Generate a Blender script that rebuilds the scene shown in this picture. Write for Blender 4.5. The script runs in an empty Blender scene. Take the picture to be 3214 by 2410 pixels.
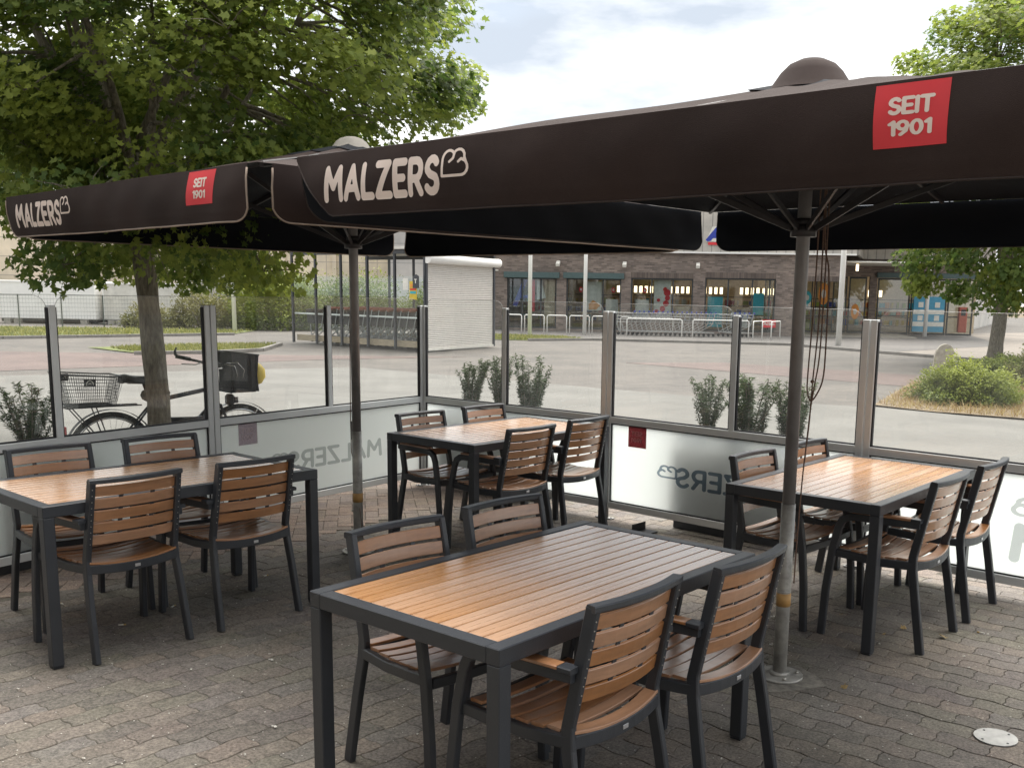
import bpy, math, random
import numpy as np
from mathutils import Vector, Matrix

random.seed(7)
R = math.radians
SC = bpy.context.scene
COL = SC.collection

# ------------------------------------------------------------------ camera, sky, sun, exposure
cam_d = bpy.data.cameras.new('camera')
cam_d.sensor_width = 36.0
cam_d.lens = 35.693
cam_d.shift_x = -0.06343
cam_d.shift_y = 0.0824
cam_d.clip_start = 0.05
cam_d.clip_end = 1500
cam = bpy.data.objects.new('camera', cam_d)
COL.objects.link(cam)
PITCH, ROLL, EYE = 0.16956725, 0.01870062, 1.6935
_fw = Vector((0, math.cos(PITCH), -math.sin(PITCH)))
_r = Vector((1, 0, 0))
_u = _r.cross(_fw)
_r2 = _r * math.cos(ROLL) + _u * math.sin(ROLL)
_u2 = _u * math.cos(ROLL) - _r * math.sin(ROLL)
m3 = Matrix((_r2, _u2, -_fw)).transposed()
cam.matrix_world = Matrix.Translation((0, 0, EYE)) @ m3.to_4x4()
SC.camera = cam

SUN_EL, SUN_AZ = R(66), R(20)          # azimuth measured from +Y towards +X
world = bpy.data.worlds.new('World')
SC.world = world
world.use_nodes = True
nt = world.node_tree
nt.nodes.clear()
wo = nt.nodes.new('ShaderNodeOutputWorld')
bg = nt.nodes.new('ShaderNodeBackground')
bg.inputs['Strength'].default_value = 0.11
sky = nt.nodes.new('ShaderNodeTexSky')
sky.sky_type = 'NISHITA'
sky.sun_disc = False
sky.sun_elevation = SUN_EL
sky.sun_rotation = SUN_AZ
sky.air_density = 1.2
sky.dust_density = 3.0
tc = nt.nodes.new('ShaderNodeTexCoord')
mp = nt.nodes.new('ShaderNodeMapping')
mp.inputs['Scale'].default_value = (1.6, 1.6, 5.0)
mp.inputs['Location'].default_value = (0.35, 0.2, 0.3)
nz = nt.nodes.new('ShaderNodeTexNoise')
nz.inputs['Scale'].default_value = 1.7
nz.inputs['Detail'].default_value = 7
nz.inputs['Roughness'].default_value = 0.55
r1 = nt.nodes.new('ShaderNodeValToRGB')     # cloud brightness
r1.color_ramp.elements[0].position = 0.37
r1.color_ramp.elements[0].color = (2.15, 2.4, 2.75, 1)
r1.color_ramp.elements[1].position = 0.58
r1.color_ramp.elements[1].color = (4.9, 4.9, 4.8, 1)
r2 = nt.nodes.new('ShaderNodeValToRGB')     # cloud cover
r2.color_ramp.elements[0].position = 0.30
r2.color_ramp.elements[0].color = (0.72, 0.72, 0.72, 1)
r2.color_ramp.elements[1].position = 0.48
r2.color_ramp.elements[1].color = (1, 1, 1, 1)
nz2 = nt.nodes.new('ShaderNodeTexNoise')
nz2.inputs['Scale'].default_value = 1.1
nz2.inputs['Detail'].default_value = 4
mx = nt.nodes.new('ShaderNodeMixRGB')
L = nt.links.new
L(tc.outputs['Generated'], mp.inputs['Vector'])
L(mp.outputs['Vector'], nz.inputs['Vector'])
L(mp.outputs['Vector'], nz2.inputs['Vector'])
L(nz.outputs['Fac'], r1.inputs['Fac'])
L(nz2.outputs['Fac'], r2.inputs['Fac'])
L(r2.outputs['Color'], mx.inputs['Fac'])
L(sky.outputs['Color'], mx.inputs['Color1'])
L(r1.outputs['Color'], mx.inputs['Color2'])
L(mx.outputs['Color'], bg.inputs['Color'])
L(bg.outputs['Background'], wo.inputs['Surface'])

sun_d = bpy.data.lights.new('sun', 'SUN')
sun_d.energy = 2.7
sun_d.angle = R(60)
sun_d.color = (1.0, 0.95, 0.88)
sun = bpy.data.objects.new('sun', sun_d)
COL.objects.link(sun)
sd = Vector((math.sin(SUN_AZ) * math.cos(SUN_EL), math.cos(SUN_AZ) * math.cos(SUN_EL), math.sin(SUN_EL)))
sun.rotation_euler = sd.to_track_quat('Z', 'Y').to_euler()
sun.location = (10, 10, 30)

SC.view_settings.view_transform = 'Standard'
SC.view_settings.look = 'None'
SC.view_settings.gamma = 1.0
SC.view_settings.exposure = 1.6
SC.render.engine = 'CYCLES'
SC.cycles.max_bounces = 10
SC.cycles.transparent_max_bounces = 24

# ------------------------------------------------------------------ materials
def new_mat(name):
    m = bpy.data.materials.new(name)
    m.use_nodes = True
    m.node_tree.nodes.clear()
    return m, m.node_tree

def N(t, typ, **kw):
    n = t.nodes.new(typ)
    for k, v in kw.items():
        if k.startswith('_'):
            setattr(n, k[1:], v)
        else:
            n.inputs[k.replace('__', ' ')].default_value = v
    return n

def c4(c): return (c[0], c[1], c[2], 1)

def mat(name, col, rough=0.6, metal=0.0, vary=0.12, scale=8.0, bump=0.0, bscale=60.0, col2=None, spec=0.5, tint=False, stretch=None, coat=0.0, trans=0.0, orand=0.0):
    m, t = new_mat(name)
    out = N(t, 'ShaderNodeOutputMaterial')
    b = N(t, 'ShaderNodeBsdfPrincipled', Roughness=rough, Metallic=metal)
    b.inputs['Specular IOR Level'].default_value = spec
    if coat: b.inputs['Coat Weight'].default_value = coat; b.inputs['Coat Roughness'].default_value = max(.12, rough*.8)
    tcn = N(t, 'ShaderNodeTexCoord')
    src = tcn.outputs['Object']
    if stretch:
        mpn = N(t, 'ShaderNodeMapping')
        mpn.inputs['Scale'].default_value = stretch
        t.links.new(src, mpn.inputs['Vector'])
        src = mpn.outputs['Vector']
    nz = N(t, 'ShaderNodeTexNoise', Scale=scale, Detail=6.0, Roughness=0.6)
    t.links.new(src, nz.inputs['Vector'])
    rp = N(t, 'ShaderNodeValToRGB')
    lo = [c * (1 - vary) for c in col]
    hi = [min(1, c * (1 + vary)) for c in col] if col2 is None else col2
    rp.color_ramp.elements[0].position = 0.32
    rp.color_ramp.elements[1].position = 0.68
    rp.color_ramp.elements[0].color = c4(lo)
    rp.color_ramp.elements[1].color = c4(hi)
    t.links.new(nz.outputs['Fac'], rp.inputs['Fac'])
    csrc = rp.outputs['Color']
    if tint:
        at = N(t, 'ShaderNodeAttribute', _attribute_name='tint')
        mu = N(t, 'ShaderNodeMixRGB', _blend_type='MULTIPLY', Fac=1.0)
        t.links.new(csrc, mu.inputs['Color1'])
        t.links.new(at.outputs['Color'], mu.inputs['Color2'])
        csrc = mu.outputs['Color']
    if orand:
        oi = N(t, 'ShaderNodeObjectInfo')
        mr_ = N(t, 'ShaderNodeMapRange')
        mr_.inputs['To Min'].default_value = 1 - orand; mr_.inputs['To Max'].default_value = 1 + orand
        t.links.new(oi.outputs['Random'], mr_.inputs['Value'])
        hv = N(t, 'ShaderNodeHueSaturation')
        t.links.new(mr_.outputs['Result'], hv.inputs['Value'])
        mr2 = N(t, 'ShaderNodeMapRange')
        mr2.inputs['To Min'].default_value = 1.1; mr2.inputs['To Max'].default_value = 0.82
        t.links.new(oi.outputs['Random'], mr2.inputs['Value'])
        t.links.new(mr2.outputs['Result'], hv.inputs['Saturation'])
        t.links.new(csrc, hv.inputs['Color']); csrc = hv.outputs['Color']
    t.links.new(csrc, b.inputs['Base Color'])
    if rough < 0.9:
        ma = N(t, 'ShaderNodeMapRange')
        ma.inputs['To Min'].default_value = rough * 0.85
        ma.inputs['To Max'].default_value = min(1, rough * 1.18)
        t.links.new(nz.outputs['Fac'], ma.inputs['Value'])
        t.links.new(ma.outputs['Result'], b.inputs['Roughness'])
    if bump:
        nb = N(t, 'ShaderNodeTexNoise', Scale=bscale, Detail=4.0)
        t.links.new(src, nb.inputs['Vector'])
        bp = N(t, 'ShaderNodeBump', Strength=bump, Distance=0.01)
        t.links.new(nb.outputs['Fac'], bp.inputs['Height'])
        t.links.new(bp.outputs['Normal'], b.inputs['Normal'])
    sh = b.outputs['BSDF']
    if trans:
        tr = N(t, 'ShaderNodeBsdfTranslucent')
        t.links.new(csrc, tr.inputs['Color'])
        mxs = N(t, 'ShaderNodeMixShader', Fac=trans)
        t.links.new(sh, mxs.inputs[1])
        t.links.new(tr.outputs['BSDF'], mxs.inputs[2])
        sh = mxs.outputs['Shader']
    t.links.new(sh, out.inputs['Surface'])
    return m

def clear_glass(name, tint=(0.93, 0.97, 0.96), refl=1.0, film=0.0):
    m, t = new_mat(name)
    out = N(t, 'ShaderNodeOutputMaterial')
    tr = N(t, 'ShaderNodeBsdfTransparent', Color=c4(tint))
    gl = N(t, 'ShaderNodeBsdfGlossy', Color=(1, 1, 1, 1), Roughness=0.02)
    lw = N(t, 'ShaderNodeLayerWeight', Blend=0.5)          # Schlick reflectance, the same for both faces of a thin pane
    pw_ = N(t, 'ShaderNodeMath', _operation='POWER'); pw_.inputs[1].default_value = 5.0
    fr = N(t, 'ShaderNodeMath', _operation='MULTIPLY_ADD'); fr.inputs[1].default_value = 0.96; fr.inputs[2].default_value = 0.04
    t.links.new(lw.outputs['Facing'], pw_.inputs[0]); t.links.new(pw_.outputs['Value'], fr.inputs[0])
    mu = N(t, 'ShaderNodeMath', _operation='MULTIPLY')
    mu.inputs[1].default_value = refl
    mix = N(t, 'ShaderNodeMixShader')
    t.links.new(fr.outputs['Value'], mu.inputs[0])
    t.links.new(mu.outputs['Value'], mix.inputs['Fac'])
    t.links.new(tr.outputs['BSDF'], mix.inputs[1])
    t.links.new(gl.outputs['BSDF'], mix.inputs[2])
    last = mix
    if film:      # pale haze mixed into the pane, uneven by noise
        df = N(t, 'ShaderNodeBsdfDiffuse', Color=(0.75, 0.76, 0.74, 1))
        tl = N(t, 'ShaderNodeBsdfTranslucent', Color=(0.75, 0.76, 0.74, 1))
        ad = N(t, 'ShaderNodeMixShader', Fac=0.5)
        t.links.new(df.outputs['BSDF'], ad.inputs[1]); t.links.new(tl.outputs['BSDF'], ad.inputs[2])
        tcn = N(t, 'ShaderNodeTexCoord')
        nz = N(t, 'ShaderNodeTexNoise', Scale=3.0, Detail=8.0)
        t.links.new(tcn.outputs['Object'], nz.inputs['Vector'])
        mr = N(t, 'ShaderNodeMapRange')
        mr.inputs['From Min'].default_value = 0.3; mr.inputs['From Max'].default_value = 0.8
        mr.inputs['To Min'].default_value = film * 0.4; mr.inputs['To Max'].default_value = film * 1.8
        t.links.new(nz.outputs['Fac'], mr.inputs['Value'])
        m2 = N(t, 'ShaderNodeMixShader')
        t.links.new(mr.outputs['Result'], m2.inputs['Fac'])
        t.links.new(last.outputs['Shader'], m2.inputs[1]); t.links.new(ad.outputs['Shader'], m2.inputs[2])
        last = m2
    t.links.new(last.outputs['Shader'], out.inputs['Surface'])
    return m

def frosted_glass(name):
    m, t = new_mat(name)
    out = N(t, 'ShaderNodeOutputMaterial')
    tl = N(t, 'ShaderNodeBsdfTranslucent', Color=(0.97, 1.0, 0.99, 1))
    df = N(t, 'ShaderNodeBsdfPrincipled', Roughness=0.35)
    df.inputs['Base Color'].default_value = (0.80, 0.84, 0.84, 1)
    rf = N(t, 'ShaderNodeBsdfRefraction', Roughness=0.42, IOR=1.25, Color=(0.93, 0.96, 0.95, 1))
    a = N(t, 'ShaderNodeMixShader', Fac=0.20)
    b = N(t, 'ShaderNodeMixShader', Fac=0.28)
    t.links.new(tl.outputs['BSDF'], a.inputs[1]); t.links.new(df.outputs['BSDF'], a.inputs[2])
    t.links.new(a.outputs['Shader'], b.inputs[1]); t.links.new(rf.outputs['BSDF'], b.inputs[2])
    t.links.new(b.outputs['Shader'], out.inputs['Surface'])
    return m

def film_mat(name, col, alpha, tcol=(0.8, 0.82, 0.84)):
    m, t = new_mat(name)
    out = N(t, 'ShaderNodeOutputMaterial')
    tr = N(t, 'ShaderNodeBsdfTransparent', Color=c4(tcol))
    df = N(t, 'ShaderNodeBsdfDiffuse', Color=c4(col))
    mix = N(t, 'ShaderNodeMixShader', Fac=alpha)
    t.links.new(tr.outputs['BSDF'], mix.inputs[1]); t.links.new(df.outputs['BSDF'], mix.inputs[2])
    t.links.new(mix.outputs['Shader'], out.inputs['Surface'])
    return m

def emit_mat(name, col, s):
    m, t = new_mat(name)
    out = N(t, 'ShaderNodeOutputMaterial')
    e = N(t, 'ShaderNodeEmission', Color=c4(col), Strength=s)
    t.links.new(e.outputs['Emission'], out.inputs['Surface'])
    return m

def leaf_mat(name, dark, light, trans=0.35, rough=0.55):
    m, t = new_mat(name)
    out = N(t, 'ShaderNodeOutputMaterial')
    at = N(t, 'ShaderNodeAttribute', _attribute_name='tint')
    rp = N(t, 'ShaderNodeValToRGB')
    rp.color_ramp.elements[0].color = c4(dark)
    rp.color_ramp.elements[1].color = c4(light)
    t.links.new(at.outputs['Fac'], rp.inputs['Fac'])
    b = N(t, 'ShaderNodeBsdfPrincipled', Roughness=rough)
    b.inputs['Specular IOR Level'].default_value = 0.35
    tr = N(t, 'ShaderNodeBsdfTranslucent')
    hs = N(t, 'ShaderNodeHueSaturation', Saturation=1.0, Value=1.25)
    t.links.new(rp.outputs['Color'], b.inputs['Base Color'])
    t.links.new(rp.outputs['Color'], hs.inputs['Color'])
    t.links.new(hs.outputs['Color'], tr.inputs['Color'])
    mix = N(t, 'ShaderNodeMixShader', Fac=trans)
    t.links.new(b.outputs['BSDF'], mix.inputs[1]); t.links.new(tr.outputs['BSDF'], mix.inputs[2])
    t.links.new(mix.outputs['Shader'], out.inputs['Surface'])
    return m

def brick_mat(name, c1, c2, mortar, w, h, ms=0.01, axes='XZ', bump=0.4, rough=0.85, off=0.5, big=0.25):
    m, t = new_mat(name)
    out = N(t, 'ShaderNodeOutputMaterial')
    b = N(t, 'ShaderNodeBsdfPrincipled', Roughness=rough)
    tcn = N(t, 'ShaderNodeTexCoord')
    sep = N(t, 'ShaderNodeSeparateXYZ'); cmb = N(t, 'ShaderNodeCombineXYZ')
    t.links.new(tcn.outputs['Object'], sep.inputs[0])
    t.links.new(sep.outputs[axes[0]], cmb.inputs['X'])
    t.links.new(sep.outputs[axes[1]], cmb.inputs['Y'])
    br = N(t, 'ShaderNodeTexBrick', Color1=c4(c1), Color2=c4(c2), Mortar=c4(mortar), Scale=1.0)
    br.offset = off
    br.inputs['Brick Width'].default_value = w
    br.inputs['Row Height'].default_value = h
    br.inputs['Mortar Size'].default_value = ms
    br.inputs['Mortar Smooth'].default_value = 0.2
    br.inputs['Bias'].default_value = 0.0
    t.links.new(cmb.outputs[0], br.inputs['Vector'])
    nz = N(t, 'ShaderNodeTexNoise', Scale=big * 4, Detail=8.0, Roughness=0.65)
    t.links.new(tcn.outputs['Object'], nz.inputs['Vector'])
    rp = N(t, 'ShaderNodeValToRGB')
    rp.color_ramp.elements[0].position = 0.3; rp.color_ramp.elements[0].color = (0.70, 0.70, 0.71, 1)
    rp.color_ramp.elements[1].position = 0.7; rp.color_ramp.elements[1].color = (1.2, 1.17, 1.14, 1)
    t.links.new(nz.outputs['Fac'], rp.inputs['Fac'])
    mu = N(t, 'ShaderNodeMixRGB', _blend_type='MULTIPLY', Fac=1.0)
    t.links.new(br.outputs['Color'], mu.inputs['Color1']); t.links.new(rp.outputs['Color'], mu.inputs['Color2'])
    t.links.new(mu.outputs['Color'], b.inputs['Base Color'])
    if bump:
        bp = N(t, 'ShaderNodeBump', Strength=bump, Distance=0.006, _invert=True)
        t.links.new(br.outputs['Fac'], bp.inputs['Height'])
        t.links.new(bp.outputs['Normal'], b.inputs['Normal'])
    t.links.new(b.outputs['BSDF'], out.inputs['Surface'])
    return m

def paver_mat(name, cols, scale=3.0, fine=90.0, bump=0.5, rough=0.85):
    """worn concrete block: broad patches of colour in the concrete, speckle, grit"""
    m, t = new_mat(name)
    out = N(t, 'ShaderNodeOutputMaterial')
    b = N(t, 'ShaderNodeBsdfPrincipled', Roughness=rough)
    b.inputs['Specular IOR Level'].default_value = 0.3
    geo = N(t, 'ShaderNodeNewGeometry')
    n1 = N(t, 'ShaderNodeTexNoise', Scale=scale, Detail=3.0, Roughness=0.5)
    n2 = N(t, 'ShaderNodeTexNoise', Scale=fine, Detail=5.0, Roughness=0.75)
    n3 = N(t, 'ShaderNodeTexNoise', Scale=fine * 0.22, Detail=4.0, Roughness=0.6)
    for n in (n1, n2, n3): t.links.new(geo.outputs['Position'], n.inputs['Vector'])
    rp = N(t, 'ShaderNodeValToRGB')
    els = rp.color_ramp.elements
    els[0].position = 0.32; els[0].color = c4(cols[0])
    els[1].position = 0.72; els[1].color = c4(cols[-1])
    for i, c in enumerate(cols[1:-1]):
        e = els.new(0.32 + 0.40 * (i + 1) / (len(cols) - 1)); e.color = c4(c)
    t.links.new(n1.outputs['Fac'], rp.inputs['Fac'])
    sp = N(t, 'ShaderNodeValToRGB')
    sp.color_ramp.elements[0].position = 0.36; sp.color_ramp.elements[0].color = (0.55, 0.55, 0.55, 1)
    sp.color_ramp.elements[1].position = 0.66; sp.color_ramp.elements[1].color = (1.5, 1.48, 1.44, 1)
    t.links.new(n2.outputs['Fac'], sp.inputs['Fac'])
    s3 = N(t, 'ShaderNodeValToRGB')
    s3.color_ramp.elements[0].position = 0.3; s3.color_ramp.elements[0].color = (0.78, 0.78, 0.79, 1)
    s3.color_ramp.elements[1].position = 0.7; s3.color_ramp.elements[1].color = (1.15, 1.14, 1.12, 1)
    t.links.new(n3.outputs['Fac'], s3.inputs['Fac'])
    at = N(t, 'ShaderNodeAttribute', _attribute_name='tint')
    prev = rp.outputs['Color']
    for o in (sp.outputs['Color'], s3.outputs['Color'], at.outputs['Color']):
        mu = N(t, 'ShaderNodeMixRGB', _blend_type='MULTIPLY', Fac=1.0)
        t.links.new(prev, mu.inputs['Color1']); t.links.new(o, mu.inputs['Color2'])
        prev = mu.outputs['Color']
    t.links.new(prev, b.inputs['Base Color'])
    bp = N(t, 'ShaderNodeBump', Strength=bump, Distance=0.004)
    t.links.new(n2.outputs['Fac'], bp.inputs['Height'])
    t.links.new(bp.outputs['Normal'], b.inputs['Normal'])
    t.links.new(b.outputs['BSDF'], out.inputs['Surface'])
    return m

M = {}
M['plank'] = mat('tabletop_wood', (0.55, 0.30, 0.15), rough=0.27, vary=0.14, scale=3.0, bump=0.07, bscale=14, stretch=(1.2, 16, 16), spec=0.9, coat=0.8, orand=0.08)  # tabletop planks in a lighter brown than the chair slats
M['wood'] = mat('brown_composite_wood', (0.385, 0.180, 0.078), rough=0.33, vary=0.18, scale=3.0, bump=0.07, bscale=14, stretch=(1.2, 16, 16), spec=0.9, coat=0.55, orand=0.13)
M['wood_dark'] = mat('composite_groove', (0.10, 0.04, 0.022), rough=0.7, vary=0.1)
M['frame'] = mat('anthracite_powder_coat', (0.032, 0.036, 0.044), rough=0.40, vary=0.12, scale=5, bump=0.12, bscale=260, spec=0.6)
M['tag'] = mat('brushed_metal_tag', (0.62, 0.62, 0.64), rough=0.35, metal=0.8)
M['screw'] = mat('steel_screw', (0.5, 0.48, 0.44), rough=0.35, metal=0.9)
M['alu'] = mat('aluminium_profile', (0.64, 0.66, 0.66), rough=0.40, metal=0.1, vary=0.07, scale=3, spec=0.5)
M['rubber'] = mat('black_rubber', (0.012, 0.012, 0.015), rough=0.6)
M['glass'] = clear_glass('clear_pane_glass', (0.985, 0.992, 0.988), 0.6, film=0.026)
M['frost'] = frosted_glass('frosted_pane_glass')
M['film'] = film_mat('grey_letter_film', (0.05, 0.07, 0.09), 0.10, (0.30, 0.36, 0.42))
M['film_light'] = film_mat('pale_grey_letter_film', (0.3, 0.3, 0.31), 0.15, (0.66, 0.68, 0.68))
M['film_red'] = film_mat('red_badge_film', (0.30, 0.08, 0.08), 0.4, (0.5, 0.2, 0.22))
M['film_pale'] = film_mat('pale_letter_film', (0.52, 0.42, 0.42), 0.6)
M['film_mauve'] = film_mat('mauve_badge_film', (0.5, 0.42, 0.46), 0.3, (0.74, 0.68, 0.72))
M['steel'] = mat('zinc_steel', (0.30, 0.30, 0.29), rough=0.45, metal=0.6, vary=0.2, scale=20)
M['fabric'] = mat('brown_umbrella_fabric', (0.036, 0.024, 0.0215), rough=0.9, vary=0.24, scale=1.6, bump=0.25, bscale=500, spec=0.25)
def color_backfaces(m, col):
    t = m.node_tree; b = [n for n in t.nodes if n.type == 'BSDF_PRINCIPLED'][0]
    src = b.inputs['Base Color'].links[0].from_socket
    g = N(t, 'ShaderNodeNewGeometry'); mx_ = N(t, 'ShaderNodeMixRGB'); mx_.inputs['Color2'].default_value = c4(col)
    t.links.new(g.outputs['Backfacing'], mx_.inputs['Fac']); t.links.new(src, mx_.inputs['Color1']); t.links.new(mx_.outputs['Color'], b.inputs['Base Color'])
color_backfaces(M['fabric'], (0.008, 0.010, 0.015))  # inner faces of the fabric drawn in a darker navy than the outside
M['print'] = mat('cream_print', (0.78, 0.66, 0.59), rough=0.8, vary=0.05)
M['red'] = mat('red_print', (0.66, 0.045, 0.055), rough=0.75, vary=0.06)
M['piping'] = mat('beige_piping', (0.33, 0.26, 0.21), rough=0.8)
M['piping_dark'] = mat('brown_piping', (0.034, 0.023, 0.02), rough=0.85)
M['capfab'] = mat('pale_cap_fabric', (0.27, 0.25, 0.22), rough=0.85, vary=0.2, scale=9)
M['umetal'] = mat('grey_umbrella_pole', (0.26, 0.25, 0.25), rough=0.42, metal=0.4, vary=0.2, scale=6, bump=0.1, bscale=90)
M['umetal2'] = mat('worn_pole_sleeve', (0.38, 0.37, 0.345), rough=0.5, metal=0.4, vary=0.35, scale=14, bump=0.2, bscale=60)
M['rib'] = mat('dark_rib', (0.05, 0.047, 0.05), rough=0.45, metal=0.3)
M['tape'] = mat('yellow_brown_tape', (0.45, 0.26, 0.09), rough=0.6, vary=0.2, scale=25)
M['rope'] = mat('brown_rope', (0.16, 0.10, 0.075), rough=0.9, vary=0.3, scale=120)
M['paver'] = paver_mat('worn_block_paving', [(0.150, 0.137, 0.120), (0.182, 0.167, 0.150), (0.186, 0.167, 0.154), (0.176, 0.150, 0.140)], scale=1.7)
M['paver_red'] = paver_mat('reddish_block_paving', [(0.20, 0.165, 0.145), (0.25, 0.20, 0.175), (0.215, 0.19, 0.165)], scale=1.3)
M['joint'] = mat('dark_joint_sand', (0.095, 0.086, 0.07), rough=1.0, vary=0.4, scale=40)
M['concrete'] = mat('pale_concrete', (0.30, 0.285, 0.25), rough=0.9, vary=0.25, scale=14, bump=0.4, bscale=120)
M['stone'] = mat('weathered_stone', (0.36, 0.33, 0.28), rough=0.92, vary=0.3, scale=9, bump=0.5, bscale=60)
M['asphalt'] = mat('pale_asphalt', (0.150, 0.145, 0.133), rough=0.9, vary=0.14, scale=0.9, bump=0.35, bscale=160)
M['lotpave'] = brick_mat('car_park_block_paving', (0.100, 0.092, 0.083), (0.130, 0.117, 0.105), (0.09, 0.083, 0.076), 0.22, 0.11, 0.008, axes='XY', bump=0.2, big=0.16)
M['lotred'] = brick_mat('red_block_paving', (0.128, 0.094, 0.086), (0.15, 0.11, 0.10), (0.10, 0.08, 0.074), 0.22, 0.11, 0.008, axes='XY', bump=0.2, big=0.16)
M['walk'] = brick_mat('walkway_paving', (0.19, 0.168, 0.145), (0.22, 0.19, 0.165), (0.15, 0.135, 0.115), 0.3, 0.3, 0.01, axes='XY', bump=0.15, big=0.06)
M['darkwalk'] = brick_mat('dark_walkway_paving', (0.105, 0.098, 0.094), (0.13, 0.122, 0.115), (0.08, 0.075, 0.072), 0.2, 0.1, 0.01, axes='XY', bump=0.15, big=0.06)
M['kerb'] = mat('kerb_concrete', (0.22, 0.205, 0.19), rough=0.9, vary=0.15, scale=3)
M['earth'] = mat('dry_earth', (0.17, 0.13, 0.085), rough=1.0, vary=0.35, scale=4)
M['turf'] = mat('turf_ground', (0.13, 0.15, 0.05), rough=1.0, vary=0.4, scale=2)
M['grass'] = leaf_mat('grass_blades', (0.09, 0.12, 0.025), (0.36, 0.33, 0.11), 0.3)
M['drygrass'] = leaf_mat('dry_grass_blades', (0.22, 0.13, 0.06), (0.42, 0.34, 0.15), 0.3)
M['maple'] = leaf_mat('maple_leaves', (0.085, 0.14, 0.034), (0.35, 0.40, 0.08), 0.55)
M['maple_dark'] = leaf_mat('maple_leaves_dark', (0.05, 0.09, 0.02), (0.2, 0.26, 0.045), 0.33)
M['yew'] = leaf_mat('yew_needles', (0.014, 0.036, 0.012), (0.085, 0.14, 0.028), 0.12, 0.6)
M['shrub'] = leaf_mat('shrub_leaves', (0.06, 0.095, 0.018), (0.30, 0.34, 0.05), 0.3)
M['shrub2'] = leaf_mat('wild_shrub_leaves', (0.10, 0.11, 0.04), (0.26, 0.24, 0.09), 0.3)
M['bark'] = mat('maple_bark', (0.20, 0.175, 0.135), rough=0.95, vary=0.5, scale=14, bump=1.0, bscale=38, stretch=(3, 3, 0.7))
M['navy'] = mat('navy_bike_paint', (0.022, 0.03, 0.045), rough=0.35, coat=0.3)
M['black'] = mat('black_plastic', (0.014, 0.014, 0.016), rough=0.5)
M['tyre'] = mat('tyre_rubber', (0.022, 0.022, 0.022), rough=0.85)
M['chrome'] = mat('chrome', (0.6, 0.6, 0.6), rough=0.25, metal=0.95, vary=0.04)
M['canvas'] = mat('black_canvas', (0.02, 0.021, 0.026), rough=0.85, vary=0.2, bump=0.3, bscale=300)
M['yellow'] = mat('yellow_plastic', (0.62, 0.45, 0.04), rough=0.5)
M['orange'] = mat('orange_print', (0.75, 0.30, 0.06), rough=0.6)
M['redl'] = mat('red_lens', (0.5, 0.02, 0.02), rough=0.3)
M['white'] = mat('white_paint', (0.80, 0.79, 0.76), rough=0.55, vary=0.06, scale=1.5)
M['white2'] = mat('worn_white_paint', (0.62, 0.60, 0.55), rough=0.6, vary=0.14, scale=3)
M['beige'] = brick_mat('beige_wall_panels', (0.72, 0.63, 0.48), (0.76, 0.67, 0.52), (0.5, 0.44, 0.36), 3.0, 1.1, 0.03, off=0.0, bump=0.1, big=0.08)
M['greyclad'] = brick_mat('grey_wall_panels', (0.56, 0.54, 0.51), (0.59, 0.57, 0.54), (0.42, 0.41, 0.39), 3.0, 1.1, 0.03, off=0.0, bump=0.1, big=0.08)
M['brick'] = brick_mat('dark_brown_brickwork', (0.13, 0.105, 0.092), (0.28, 0.225, 0.195), (0.2, 0.175, 0.155), 0.25, 0.075, 0.009, bump=0.5, big=0.15)
M['soldier'] = brick_mat('soldier_course_brickwork', (0.10, 0.078, 0.068), (0.17, 0.135, 0.115), (0.12, 0.105, 0.095), 0.075, 0.5, 0.009, bump=0.5, off=0.0)
M['fascia'] = brick_mat('standing_seam_fascia', (0.46, 0.44, 0.40), (0.48, 0.455, 0.415), (0.27, 0.26, 0.24), 0.42, 6.0, 0.025, off=0.0, bump=0.5, rough=0.5)
M['darkframe'] = mat('dark_window_frame', (0.035, 0.04, 0.042), rough=0.45)
M['teal'] = mat('teal_box', (0.06, 0.10, 0.10), rough=0.5)
M['shopglass'] = clear_glass('shop_window_glass', (0.82, 0.85, 0.85), 1.5)
M['shelterglass'] = clear_glass('shelter_glass', (0.94, 0.965, 0.965), 0.6, film=0.006)
M['shutter'] = mat('white_roller_shutter', (0.60, 0.57, 0.53), rough=0.55, vary=0.06)
M['timber'] = mat('weathered_timber', (0.36, 0.30, 0.21), rough=0.9, vary=0.25, scale=5, stretch=(1, 1, 8))
M['brick_red'] = mat('dull_red_plastic', (0.34, 0.09, 0.06), rough=0.5)
M['blue'] = mat('blue_plastic', (0.02, 0.045, 0.35), rough=0.4)
M['sky_blue'] = mat('sky_blue_print', (0.07, 0.30, 0.46), rough=0.5)
M['turq'] = mat('turquoise_sticker', (0.04, 0.42, 0.50), rough=0.5)
M['lime'] = mat('lime_plastic', (0.38, 0.46, 0.05), rough=0.5)
M['wire'] = mat('zinc_wire', (0.42, 0.42, 0.41), rough=0.4, metal=0.5)
M['pale'] = mat('pale_print', (0.72, 0.70, 0.64), rough=0.7)
M['int_wall'] = mat('shop_interior_wall', (0.62, 0.50, 0.35), rough=0.9)
M['int_floor'] = mat('shop_interior_floor', (0.30, 0.27, 0.23), rough=0.5)
M['lamp'] = emit_mat('warm_shop_light', (1.0, 0.78, 0.48), 1.6)
M['carpaint'] = mat('dark_grey_car_paint', (0.05, 0.055, 0.06), rough=0.25, coat=0.5)
M['skin_fence'] = mat('grey_green_fence', (0.10, 0.115, 0.105), rough=0.5)

# ------------------------------------------------------------------ mesh helpers
def tag(o, label=None, cat=None, group=None, kind=None):
    if label: o['label'] = label
    if cat: o['category'] = cat
    if group: o['group'] = group
    if kind: o['kind'] = kind
    return o

def empty(name, loc=(0, 0, 0), rz=0.0):
    o = bpy.data.objects.new(name, None)
    COL.objects.link(o)
    o.location = loc; o.rotation_euler = (0, 0, rz)
    o.empty_display_size = 0.1
    return o

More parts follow.
